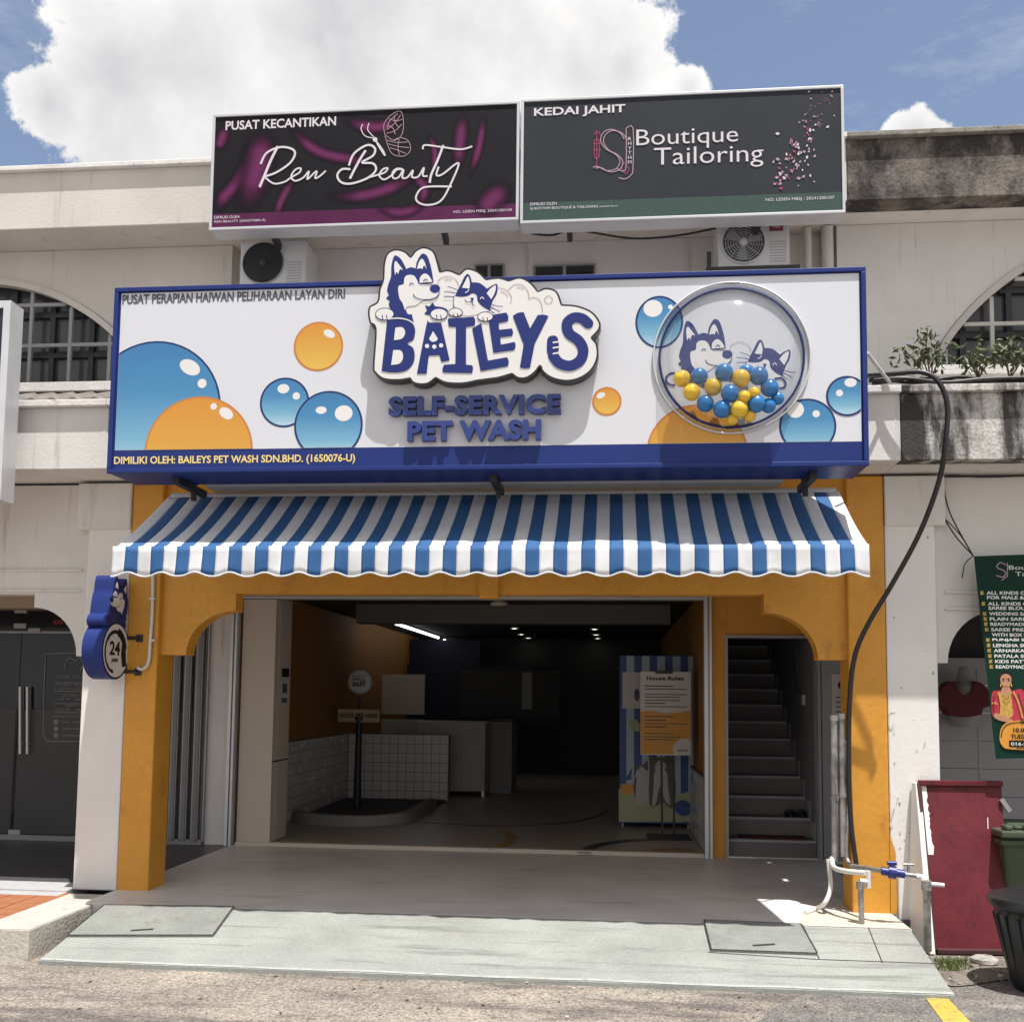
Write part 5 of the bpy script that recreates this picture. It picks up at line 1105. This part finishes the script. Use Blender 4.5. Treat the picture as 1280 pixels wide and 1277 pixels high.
# ================================================================== tailor's banner and blouse
YBN = -2.46
bn = thing('banner', 'dark green tailoring banner hung by strings and leaning at the right edge', 'banner', A(1248, 948, YBN))
BQ = [(1217.5, 695), (1420, 688), (1428, 944), (1245, 948)]
mb = MB(); mb.poly(FY(YBN), XZ(BQ, YBN), 0, 'banner_green', .004); mb.build('sheet', bn)
mb = MB(); lines = [(743, 'ALL KINDS OF ALTERATION', 0), (748.8, 'FOR MALE & FEMALE', 1), (756.5, 'ALL KINDS OF', 0), (762, 'SAREE BLOUSE', 1), (769, 'WEDDING SAREE', 0), (775.5, 'PLAIN SAREE', 0), (782, 'READYMADE SAREE', 0), (788.8, 'SAREE PRE-PLEAT', 0), (795.2, 'WITH BOX FOLD', 1), (801.8, 'PUNJABI SUIT', 0), (808.5, 'LENGHA SUIT', 0), (815, 'ARNARKALI SUIT', 0), (821.8, 'PATALA SUIT', 0), (828.5, 'KIDS PATTU', 0), (835.2, 'READYMADE', 0)]
for yb_, s_, cont in lines:
    x = 1233+(yb_-743)*.125; wpx = len(s_)*4.55; a = A(x, yb_, YBN); b = A(x+wpx, yb_-.25, YBN); h = A(x, yb_-4.3, YBN).z-a.z
    mb.text(FY(YBN), s_, a.x, a.z, b.x-a.x, h, 'banner_white', .002, bold=.03)
    if not cont: mb.text(FY(YBN), 'E', A(x-7.5, yb_, YBN).x, a.z, .022, h, 'gold', .002, bold=.05)
for s_, x, y_, wpx, h_ in (('Boutique', 1261, 714, 52, 7), ('Tailoring', 1269, 722, 50, 7)): ptxt(mb, s_, x, y_, x+wpx, y_-1, h_, 'banner_white', Y=YBN)
mb.stroke(FY(YBN), XZ(cr([(1257, 706), (1250, 703), (1246, 709), (1256, 714), (1254, 721), (1245, 719)], False), YBN), .006, .002, 'pink_pale'); mb.stroke(FY(YBN), XZ([(1259, 703), (1259, 720), (1252, 725)], YBN), .006, .002, 'pink_pale')
mb.build('lettering', bn)
mb = MB(); Pb = FY(YBN); zz = lambda P: XZ(cr([(1100+q[0]/2.9,)+(560+q[1]/2.9,)+tuple(q[2:]) for q in P]), YBN)
mb.poly(Pb, zz([(425, 845), (432, 815), (455, 806), (478, 818), (482, 850), (478, 890), (430, 890)]), .001, 'ink_black')
mb.poly(Pb, zz([(405, 890), (430, 878), (480, 878), (520, 880), (540, 980), (500, 1000), (440, 985), (408, 970)]), .002, 'sari_red')
mb.poly(Pb, zz([(440, 888), (470, 888), (478, 930), (480, 970), (445, 975), (435, 940)]), .003, 'gold')
mb.poly(Pb, zz([(444, 866), (468, 866), (476, 892), (456, 902), (438, 892)]), .004, 'skin'); mb.poly(Pb, zz([(436, 845), (440, 824), (456, 818), (472, 826), (474, 848), (457, 875)]), .005, 'skin')
for P, m in (([(443, 843), (450, 841)], 'ink_black'), ([(462, 841), (469, 843)], 'ink_black'), ([(451, 863), (462, 863)], 'sari_red'), ([(441, 837), (450, 835)], 'ink_black'), ([(461, 835), (470, 837)], 'ink_black')): mb.stroke(Pb, XZ([(1100+q[0]/2.9, 560+q[1]/2.9) for q in P], YBN), .006, .006, m)
mb.poly(Pb, zz([(415, 960), (440, 965), (480, 985), (475, 995), (430, 985), (412, 972)]), .006, 'skin')
mb.poly(Pb, zz([(432, 1050), (440, 1010), (470, 990), (540, 985), (600, 990), (600, 1085), (470, 1090), (440, 1075)]), .007, 'amber')
mb.stroke(Pb, zz([(438, 1048), (446, 1015), (472, 997), (540, 991), (590, 995), (594, 1080), (472, 1084), (446, 1070)])[:30], .006, .009, 'ink_black')
for P, w, m in (([(430, 884), (440, 930), (436, 972)], .02, 'gold'), ([(482, 882), (500, 920), (516, 978)], .012, 'gold'), ([(446, 890), (457, 904), (468, 890)], .008, 'gold'), ([(443, 900), (457, 922), (472, 900)], .007, 'gold'), ([(437, 852), (436, 864)], .008, 'gold'), ([(474, 852), (475, 864)], .008, 'gold'), ([(457, 819), (457, 832)], .006, 'gold'), ([(404, 925), (416, 922), (424, 928)], .01, 'gold'), ([(500, 890), (512, 930), (530, 975)], .006, 'maroon'), ([(414, 895), (410, 930), (414, 960)], .006, 'maroon')):
    mb.stroke(Pb, XZ(cr([(1100+q[0]/2.9, 560+q[1]/2.9) for q in P], False), YBN), w, .0068, m)
mb.poly(Pb, XZ(ell(1100+457/2.9, 560+834/2.9, .6, .6, 8), YBN), .0078, 'sari_red')
mb.build('picture', bn)
mb = MB()
for s_, x, y_, w_, h_ in (('SUNDAY', 1275, 905, 30, 5), ('10.00 AM - 8.00 PM', 1266, 915.5, 70, 5.5), ('TUESDAY CLOSED', 1263, 923.5, 62, 5.5)): ptxt(mb, s_, x, y_, x+w_, y_-.5, h_, 'ink_black', Y=YBN, off=.010, bold=.03)
a = A(1261, 933, YBN); b = A(1340, 926, YBN); mb.poly(Pb, [(a.x, a.z), (b.x, a.z), (b.x, b.z), (a.x, b.z)], .009, 'ink_black'); ptxt(mb, '016-2851107', 1263, 932, 1310, 931.6, 4.5, 'banner_white', Y=YBN, off=.011, bold=.02)
mb.build('hours_lettering', bn)
mq = thing('mannequin', 'pale bust wearing a dark red short sleeved sari blouse on the boarded wall', 'mannequin', A(1206, 905, -1.0)); 
mb = MB(); c0 = A(1206, 870, -1.05); S_ = (A(1236, 870, -1.05).x-A(1176, 870, -1.05).x)/2
f = lambda x, y: A(x, y, -1.05)
mb.tube([f(1206, 833), f(1206, 842), f(1206, 850), f(1206, 858), f(1206, 880), f(1206, 898), f(1206, 908)], [.045, .06, .07, .13, .135, .115, .11], 'mannequin', 16); mb.build('bust', mq)
mb = MB(); yb2 = -1.2
mb.poly(FY(yb2), XZ(cr([(1186, 853), (1193, 851, 1), (1198, 864), (1206, 869), (1214, 864), (1219, 851, 1), (1226, 853), (1235, 862), (1238, 882, 1), (1229, 885, 1), (1227, 893, 1), (1206, 896), (1186, 893, 1), (1184, 885, 1), (1174, 884, 1), (1177, 862)]), yb2), 0, 'blouse_red', .16)
mb.build('blouse', mq, bevel=.012)

# ================================================================== maroon door, bins
md = thing('loose_door', 'peeling maroon door leaf leaning against the right white pillar', 'door', (2.75, -2.62, -.18))
bl = Vector((2.475, -2.66, -.17)); br = Vector((2.98, -2.62, -.17)); tl = A(1149, 978, -2.40); tr = A(1252, 979, -2.36)
def quad_slab(mb, P, th, m):
    n = (P[1]-P[0]).cross(P[3]-P[0]).normalized()*th
    if n.y < 0: n = -n
    v = P+[p+n for p in P]; mb.add(v, [(0, 1, 2, 3), (7, 6, 5, 4), (0, 4, 5, 1), (1, 5, 6, 2), (2, 6, 7, 3), (3, 7, 4, 0)], m); return n
mb = MB(); n = quad_slab(mb, [bl, br, tr, tl], .045, 'maroon'); mb.build('leaf', md, bevel=.006)
def on(u, v, o=0): p = bl.lerp(br, u).lerp(tl.lerp(tr, u), v); return p-n.normalized()*o
mb = MB()
for p, q in ((on(-.01, 1.0, .004), on(1.0, 1.0, .004)),): mb.bar(p, q, .05, .035, 'maroon')
mb.bar(on(-.012, 0, .004), on(-.012, 1, .004), .03, .035, 'maroon_dark'); mb.bar(on(0, .0, .02), on(1.0, .0, .02), .05, .03, 'maroon_dark'); mb.build('rim', md, bevel=.004)
mb = MB(); random.seed(3); L = []; R = []
for k in range(26):
    v = .98-.42*k/25; w = .05+.022*random.random()+(.02 if k > 20 else 0); L.append(on(.02, v, .003)); R.append(on(.02+w, v, .003))
mb.add(L+R, [(i, i+1, 27+i, 26+i) for i in range(25)], 'peel_white')
mb.add([on(.79, .72, .003), on(.80, .72, .003), on(.805, .79, .003), on(.795, .79, .003)], [(0, 1, 2, 3)], 'peel_white'); mb.build('peeling_paint', md)
mb = MB(); h1 = on(.97, .90, .02); mb.bar(h1, h1+Vector((.05, 0, -.08)), .03, .03, 'steel_grey'); mb.build('hinge', md)
mb = MB()   # white slab the door leans on
v = [Vector((2.40, -2.36, -.18)), Vector((2.44, -2.70, -.18)), Vector((2.46, -2.66, -.18)), tl+Vector((-.04, .0, -.01)), tl+Vector((-.045, .04, 0))]
a0 = Vector((2.38, -2.36, -.18)); a1 = Vector((2.425, -2.72, -.18)); a2 = tl+Vector((-.03, -.015, .0)); a3 = Vector((a2.x-.01, -2.36, a2.z))
mb.add([a0, a1, a2, a3]+[p+Vector((.035, 0, 0)) for p in (a0, a1, a2, a3)], [(0, 1, 2, 3), (4, 7, 6, 5), (0, 4, 5, 1), (1, 5, 6, 2), (2, 6, 7, 3), (3, 7, 4, 0)], 'pillar_white')
tag(mb.build('board', bevel=.004), 'white painted wedge board between the pillar and the maroon door', 'board')
# black bin, tapered and round
cB = Vector((2.90, -3.42, -.19)); zt = A(1250, 1118, cB.y).z
bb = thing('rubbish_bin', 'round black rubbish bin with a lid at the lower right corner', 'bin', cB)
mb = MB(); H = zt-cB.z-.06; prof = [(.20, 0), (.21, .02)]
for k in range(1, 9): prof.append((.21+.09*k/8, H*k/8))
mb.lathe(cB, [(1e-4, .0)]+prof+[(.315, H), (.315, H+.03), (.305, H+.035)], 'bin_black', 40)
for k in range(20):
    a = 6.283*k/20; mb.bar(cB+Vector((.208*math.cos(a), .208*math.sin(a), .03)), cB+Vector((.297*math.cos(a), .297*math.sin(a), H-.05)), .012, .012, 'bin_black')
mb.build('body', bb)
mb = MB(); mb.lathe(cB, [(.325, H+.0), (.328, H+.04), (.315, H+.055), (.28, H+.065), (.17, H+.09), (1e-4, H+.11)], 'bin_black', 40); ld = mb.build('lid', bb)
mb = MB(); mb.lathe(cB+Vector((.02, 0, 0)), [(.14, H+.09), (.14, H+.12), (.125, H+.125), (1e-4, H+.125)], 'bin_lid_grey', 28); mb.build('lid_cap', ld)
gx = A(1253, 1060, -2.55)
gb = thing('wheelie_bin', 'dark olive wheelie bin half hidden behind the black bin', 'bin', (gx.x+.26, -2.45, -.18))
zg = A(1265, 1046, -2.55).z
mb = MB(); x0, x1 = gx.x, gx.x+.50; z0 = -.1
mb.add([(x0+.05, -2.50, z0), (x1-.05, -2.50, z0), (x1-.05, -2.10, z0), (x0+.05, -2.10, z0), (x0, -2.58, zg), (x1, -2.58, zg), (x1, -2.02, zg), (x0, -2.02, zg)], [(3, 2, 1, 0), (4, 5, 6, 7), (0, 1, 5, 4), (1, 2, 6, 5), (2, 3, 7, 6), (3, 0, 4, 7)], 'bin_green')
mb.box(x0-.02, x1+.02, -2.60, -2.00, zg-.06, zg-.01, 'bin_green'); mb.build('body', gb, bevel=.02)
mb = MB(); mb.box(x0-.03, x1+.03, -2.63, -2.0, zg+.001, zg+.05, 'bin_green'); mb.box(x0+.08, x1-.08, -2.56, -2.1, zg+.051, zg+.075, 'bin_green')
for k in range(4): mb.box(x0+.0+.13*k, x0+.05+.13*k, -2.62, -2.52, zg+.05, zg+.085, 'bin_green')
mb.build('lid', gb, bevel=.012)
for x in (x0+.03, x1-.06):
    mb = MB(); mb.lathe((x, -2.08, -.10), [(1e-4, 0), (.09, 0), (.09, .05), (1e-4, .05)], 'rubber', 20, 'X'); mb.build('wheel', gb)

# ================================================================== inside the shop
def seg(q): return q
po = thing('sign_post', 'black post with tan board and round lamp in the tiled corner', 'sign post', G(449, 1010, .05)); Yq = 3.1
mb = MB(); a = A(446, 1012, Yq); b = A(449, 900, Yq); mb.tube([a, a.lerp(b, .3), a.lerp(b, .85), b], [.055, .048, .040, .040], 'black_steel', 14); mb.tube([a, a+Vector((0, 0, .03))], .11, 'black_steel', 16); mb.tube([b, b+Vector((0, 0, .05))], .06, 'black_steel', 14); mb.tube([b, A(449, 870, Yq)], .018, 'black_steel', 8); mb.build('pole', po)
mb = MB(); mb.pbox(422, 886.5, 474.5, 902, Yq-.03, .03, 'sign_tan'); bo = mb.build('board', po, bevel=.006); mb = MB(); ptxt(mb, 'DOGS PEE HERE', 424.5, 896.8, 472, 896.8, 5.6, 'ink_black', Y=Yq-.03, bold=.035); mb.build('lettering', bo)
mb = MB(); c0 = A(449.5, 851.5, Yq); r = A(465, 851, Yq).x-c0.x; mb.lathe((c0.x, Yq+.02, c0.z), [(1e-4, .06), (r*.6, .055), (r*.9, .04), (r, .01), (r, -.03), (r*.9, -.05), (1e-4, -.05)], 'logo_globe', 32, 'Y'); gl = mb.build('globe', po)
mb = MB(); yg = Yq-.042; ptxt(mb, 'BAILEYS', 441, 857.5, 457, 857.5, 5.5, 'ink_black', Y=yg, off=.006, bold=.04); ptxt(mb, 'SELF-SERVICE', 440, 846, 458, 846, 2.6, 'ink_grey', Y=yg, off=.002)
ptxt(mb, 'PET WASH', 443, 849.5, 456, 849.5, 2.2, 'ink_grey', Y=yg, off=.006)
mb.stroke(FY(yg), XZ(cr([(441, 852), (443, 847), (446, 850), (448, 847), (451, 851), (455, 850), (457, 853)], False), yg), .008, .007, 'ink_black'); mb.build('logo', gl)
ct = thing('counter', 'ribbed pale counter with dark top inside the shop', 'counter', G(578, 995, .02)); Yc = 5.0
a = A(520, 993, Yc); b = A(606.5, 905, Yc); mb = MB(); mb.box(a.x, b.x, Yc, Yc+.7, .10, b.z, 'counter_white')
k = a.x+.03
while k < b.x-.04: mb.box(k, k+.035, Yc-.03, Yc-.001, .12, b.z-.02, 'counter_white'); k += .075
mb.build('body', ct); mb = MB(); mb.box(a.x-.02, b.x+.02, Yc-.03, Yc+.72, b.z+.001, b.z+.03, 'counter_white'); mb.build('top', ct, bevel=.006)
mb = MB(); mb.box(b.x-.04, b.x, Yc, Yc+.04, .02, .10, 'alu'); mb.build('leg', ct)
ct = thing('counter', 'darker grey counter right of the ribbed one', 'counter', G(625, 985, .02)); a = A(612, 990, 5.6); b = A(640, 902, 5.6); mb = MB(); mb.box(a.x, b.x, 5.6, 6.4, .02, b.z, 'room_grey'); mb.build('body', ct); mb = MB(); mb.box(a.x-.03, b.x+.03, 5.57, 6.43, b.z+.001, b.z+.03, 'room_dark'); mb.build('top', ct)
mb = MB(); mb.pbox(463, 843, 531, 892, 6.4, .05, 'panel_white'); mb.pbox(463, 899, 529, 960, 6.4, .05, 'panel_white'); tag(mb.build('wall_panel', bevel=.004), 'pale wall panels behind the tan sign board', 'panel')
mb = MB(); mb.pbox(575, 838, 700, 895, 7.4, .03, 'room_dark'); mb.pbox(652, 840, 665, 886, 7.395, .004, 'room_grey'); tag(mb.build('window_panel'), 'dark glazed panel above the back counter', 'panel')
# striped cabinet
Yk = 1.90
cb = thing('vending_cabinet', 'blue striped cabinet printed with two cats behind the poster stand', 'cabinet', A(815, 1035, Yk))
a = A(774, 1028, Yk); b = A(866, 819, Yk); X0c, X1c, Z0c, Z1c = a.x, b.x, a.z, b.z
mb = MB(); mb.box(X0c, X1c, Yk, Yk+.60, Z0c, Z1c, 'cab_blue'); mb.build('body', cb, bevel=.008)
PK = FY(Yk); mb = MB(); sw = (X1c-X0c)/9.5
for k in range(5): mb.poly(PK, [(X0c+sw*(2*k+.9), Z0c+.02), (X0c+sw*(2*k+1.9), Z0c+.02), (X0c+sw*(2*k+1.9), Z1c-.01), (X0c+sw*(2*k+.9), Z1c-.01)], .002, 'cab_pale')
k3 = lambda P: XZ(cr([(560+q[0]/3.547, 720+q[1]/3.547)+tuple(q[2:]) for q in P]), Yk)
mb.poly(PK, k3([(757, 940, 1), (800, 960), (850, 985), (920, 1000), (1000, 975), (1078, 950, 1), (1078, 1088, 1), (757, 1088, 1)]), .003, 'cab_lime')
mb.poly(PK, k3([(765, 920, 1), (820, 920, 1), (820, 965, 1), (768, 965, 1)]), .004, 'amber'); mb.poly(PK, k3([(800, 640), (830, 635), (850, 655), (845, 690), (810, 670)]), .004, 'cab_lime'); mb.poly(PK, k3([(1005, 1010), (1040, 990), (1075, 1010), (1075, 1050), (1040, 1062), (1010, 1040)]), .004, 'cab_blue')
for P in ([(775, 870), (785, 845), (792, 870)], [(800, 880), (815, 850), (812, 885)], [(780, 900), (800, 880), (815, 900)]): mb.poly(PK, k3(P), .004, 'cab_blue')
lay = .0045
for P, m in (([(832, 1000), (820, 930), (835, 860), (830, 830), (845, 838), (862, 832), (880, 820), (885, 860), (892, 930), (888, 1000), (860, 1008)], 'fur_white'), ([(835, 860), (830, 828), (845, 838), (866, 832), (884, 818), (886, 862), (870, 850), (860, 842), (848, 850)], 'fur_grey'), ([(822, 935), (826, 900), (836, 890), (832, 950), (830, 990)], 'fur_grey'),
             ([(895, 1010), (890, 930), (895, 850), (890, 790), (915, 800), (960, 800), (992, 788), (1000, 850), (1010, 930), (1000, 1022), (975, 1020), (950, 1000), (920, 1018)], 'fur_grey'), ([(915, 870), (940, 850), (970, 870), (975, 930), (985, 1010), (960, 990), (940, 930), (920, 1010), (905, 1008), (912, 930)], 'fur_white'), ([(918, 835), (940, 815), (965, 835), (958, 862), (940, 872), (922, 860)], 'fur_white')):
    lay += .0008; mb.poly(PK, k3(P), lay, m)
for x, y in ((848, 862), (866, 860), (925, 838), (958, 838)): q = A(560+x/3.547, 720+y/3.547, Yk); mb.poly(PK, ell(q.x, q.z, .006, .006, 8), .011, 'ink_black')
mb.build('print', cb)
for x in (X0c+.04, X1c-.05):
    mb = MB(); mb.tube([(x, Yk+.05, Z0c), (x, Yk+.05, .02)], .015, 'steel_grey', 8); mb.build('leg', cb)
mb = MB(); q = A(778, 885, Yk-.02); w2 = A(803, 840, Yk-.02); mb.box(q.x, w2.x, Yk-.022, Yk-.015, q.z, w2.z, 'paper'); mb.poly(FY(Yk-.022), ell((q.x+w2.x)/2+.05, (q.z+w2.z)/2-.05, .03, .07), .002, 'ink_grey'); tag(mb.build('notice'), 'pale paper notice stuck on the striped cabinet', 'notice')
Yd = 1.15
sdn = thing('poster_stand', 'black poster stand holding a white and orange rules poster', 'poster stand', G(838, 1048, .02))
mb = MB(); mb.pbox(800.5, 839.5, 863.5, 943, Yd, .012, 'paper'); pb = mb.build('poster', sdn)
PDp = FY(Yd); kd = lambda P: XZ(cr([(560+q[0]/3.547, 720+q[1]/3.547)+tuple(q[2:]) for q in P]), Yd)
mb = MB(); mb.poly(PDp, kd([(853, 600, 1), (900, 596), (960, 606), (1020, 604), (1075, 595, 1), (1075, 788, 1), (870, 788, 1), (855, 788, 1)]), .002, 'poster_orange'); mb.poly(PDp, kd([(998, 788, 1), (1000, 750), (1030, 722), (1065, 722), (1075, 735, 1), (1075, 788, 1)]), .003, 'paper')
a3 = lambda q: (560+q[0]/3.547, 720+q[1]/3.547)
def pd(s_, x0, y0, x1, y1, h, m='ink_black', b=.02): p, q = a3((x0, y0)), a3((x1, y1)); ptxt(mb, s_, p[0], p[1], q[0], q[1], h/3.547, m, Y=Yd, off=.004, bold=b)
pd('House Rules', 880, 461, 1045, 461, 17, b=.035)
random.seed(9)
for k, y in enumerate((484, 497, 521, 533, 547, 560, 575, 618, 634, 650, 664, 694, 708, 720)):
    xe = random.choice([965, 1030, 1060, 1000]); p = A(*a3((872, y)), Yd); q = A(*a3((xe, y+6)), Yd); mb.box(p.x, q.x, Yd-.004, Yd-.003, q.z, p.z, 'ink_grey')
pd('BAILEYS', 1020, 776, 1062, 776, 9); mb.build('print', pb)
mb = MB(); a = A(826, 940, Yd+.02); b = A(828, 1048, Yd+.02); c2 = A(842, 940, Yd+.02); d2 = A(843, 1048, Yd+.02)
for p, q in ((a, b), (c2, d2)): mb.bar(p+Vector((0, .02, .75)), (q.x, q.y+.02, .03), .022, .022, 'black_steel')
mb.build('post', sdn); mb = MB(); mb.box(b.x-.16, d2.x+.16, Yd-.16, Yd+.20, .021, .035, 'black_steel'); mb.build('base', sdn, bevel=.004)
mb = MB(); mb.pbox(819, 837.5, 841, 841.5, Yd-.01, .03, 'black_steel'); mb.build('clip', sdn)
# notices on the box column
mb = MB(); PX = FX(-2.962)
def cx_(px, py): d = ray(px, py); t = (-2.960-CAM.x)/d.x; p = CAM+d*t; return (p.y, p.z)
for (x0, y0, x1, y1, m) in ((352.5, 835, 361.5, 846, 'ink_black'), (351, 850, 361, 880, 'paper'), (352, 872, 359, 878, 'ink_grey'), (353, 854, 359, 866, 'ink_grey')):
    mb.poly(PX, [cx_(x0, y1), cx_(x1, y1), cx_(x1, y0), cx_(x0, y0)], .001+(.001 if m != 'paper' else 0), m)
tag(mb.build('notice'), 'small black and white notices stuck on the side of the box column', 'notice')
# lamps
for i, (x, y, yy, lab) in enumerate([(643, 785, 3.3, 'nearest downlight of the left row of four'), (651.6, 792.5, 4.2, 'second downlight of the left row of four'), (660, 797, 5.0, 'third downlight of the left row of four'), (671, 805, 6.4, 'farthest downlight of the left row of four'), (743, 786, 3.4, 'nearest downlight of the middle row of three'), (745, 793, 4.3, 'second downlight of the middle row of three'), (747, 797.5, 5.0, 'farthest downlight of the middle row of three'), (806, 812.5, 7.6, 'lone downlight lowest in the photo at right'), (829, 804.5, 5.8, 'lone downlight nearest to the striped cabinet')]):
    d = ray(x, y); p = CAM+d*((2.545-CAM.z)/d.z); t = thing('downlight', lab, 'downlight', p, 'lit downlights in the shop ceiling')
    if i == 0:
        mb = MB(); mb.lathe(p, [(1e-4, -.004), (.05, -.004), (.052, .004)], 'lamp', 16); lens0 = mb.build('lens', t); mb = MB(); mb.lathe(p, [(.053, -.008), (.075, -.008), (.078, .004)], 'panel_white', 16); rim0 = mb.build('rim', t)
    else:
        for s_ in (lens0, rim0): c2 = s_.copy(); COL.objects.link(c2); c2.parent = t
for (xa, ya_, xb, yb_, lab) in ((489, 777.5, 548, 797, 'longer lit tube light slanting across the shop ceiling'), (555, 800, 571, 805.5, 'short lit tube light behind the longer one')):
    pa = ray(xa, ya_); pb2 = ray(xb, yb_); p = CAM+pa*((2.50-CAM.z)/pa.z); q = CAM+pb2*((2.50-CAM.z)/pb2.z); t = thing('tube_light', lab, 'tube light', p, 'tube lights in the shop ceiling'); mb = MB(); mb.tube([p, q], .018, 'tube_lamp', 8); mb.build('tube', t); mb = MB(); mb.bar(p+Vector((0, 0, .03)), q+Vector((0, 0, .03)), .05, .02, 'panel_white'); mb.build('batten', t)
t = thing('ceiling_lamp', 'round flat ceiling fitting behind the beam bracket', 'ceiling lamp', A(624, 757, 1.4)); mb = MB(); c0 = A(624, 757, 1.4); mb.lathe(c0, [(1e-4, .0), (.09, .0), (.10, .03), (.04, .06), (.03, .15)], 'panel_white', 24); mb.build('body', t)
# stairs: doormat and sandals
mb = MB(); a = A(925, 1054, .16); b = A(1008, 1046, .2); mb.box(a.x, b.x, .13, .34, .161, .176, 'mat_red'); tag(mb.build('doormat'), 'dark red doormat on the lowest stair', 'doormat')
for i, (px, lab) in enumerate(((986, 'left black slipper of the pair on the stairs'), (1000, 'right black slipper of the pair on the stairs'))):
    c0 = A(px, 1022, .52); z = .338+.002; t = thing('slipper', lab, 'slipper', (c0.x, .48, z), 'pair of slippers on the stairs')
    mb = MB(); mb.poly(FZ(z), [(c0.x+.045*math.cos(a)*(1+.15*math.sin(a)), .49+.12*math.sin(a)) for a in [6.283*k/20 for k in range(20)]], .02, 'rubber', .02); mb.build('sole', t)
    mb = MB(); mb.tube(cr3([(c0.x-.045, .47, z+.02), (c0.x-.02, .45, z+.055), (c0.x+.02, .45, z+.055), (c0.x+.045, .47, z+.02)]), .018, 'rubber', 8); mb.build('strap', t)
mb = MB(); a = A(1001, 805, .6); x = 2.237; mb.tube(cr3([(x, 1.2, 2.0), (x, 1.1, 1.7), (x, .9, 1.55), (x, .62, 1.52)]), .006, 'rubber', 6); mb.box(x-.02, x, .55, .65, 1.42, 1.52, 'paper'); tag(mb.build('wall_switch'), 'pale switch with dangling wire on the stair wall', 'switch')
# etched lettering on the clinic door
mb = MB(); Yg = -.0255; R = [(57, 832), (62, 816), (75, 812), (140, 812), (140, 927), (62, 927), (54, 920), (52, 910)]
gp = XZ(cr([(54, 915), (57, 826), (63, 817), (140, 816)], False, 3)+[], Yg); mb.stroke(FY(Yg), gp, .008, .003, 'etch'); mb.stroke(FY(Yg), XZ(cr([(54, 915), (57, 923), (64, 926), (120, 926)], False, 3), Yg), .008, .003, 'etch')
for s_, x, y, w_, h_ in (('CLINIC HOURS', 72, 847, 36, 4.2), ('MONDAY - FRIDAY', 72, 857, 36, 3.3), ('10.00 AM - 6.30 PM', 72, 862, 36, 3.3), ('SATURDAY', 79, 870, 23, 3.3), ('10.00 AM - 4.00 PM', 72, 875, 36, 3.3), ('SUNDAY', 82, 883, 17, 3.3), ('10.00 AM - 1.00 PM', 71, 888, 36, 3.3), ('APPOINTMENT ENCOURAGED', 65, 896.5, 40, 2.6), ('0186 - 57299', 77, 903.5, 25, 3), ('clinic', 78, 911.5, 22, 3), ('online', 78, 920, 22, 3)): ptxt(mb, s_, x, y, x+w_, y+.2, h_, 'etch', Y=Yg, off=.003, bold=.01)
for y in (902, 910.5, 918.5): q = A(70, y, Yg); mb.poly(FY(Yg), ell(q.x, q.z, .026, .026, 10), .003, 'etch')
mb.stroke(FY(Yg), XZ(cr([(83, 838), (82, 828), (88, 822), (95, 826), (100, 822), (104, 830), (100, 838)], False), Yg), .010, .003, 'etch')
for z0_, z1_ in ((853, 863.5), (879, 890)):
    mb.stroke(FY(Yg), XZ([(69, z1_), (69, z0_), (110, z0_)], Yg), .006, .003, 'etch'); mb.stroke(FY(Yg), XZ([(69, z1_), (110, z1_)], Yg), .006, .003, 'etch')
ptxt(mb, 'BUKA', 67, 781, 79, 779, 5, 'sari_red', Y=Yg, off=.002, bold=.02)
mb.build('etched_lettering', dr)
bpy.context.view_layer.update()
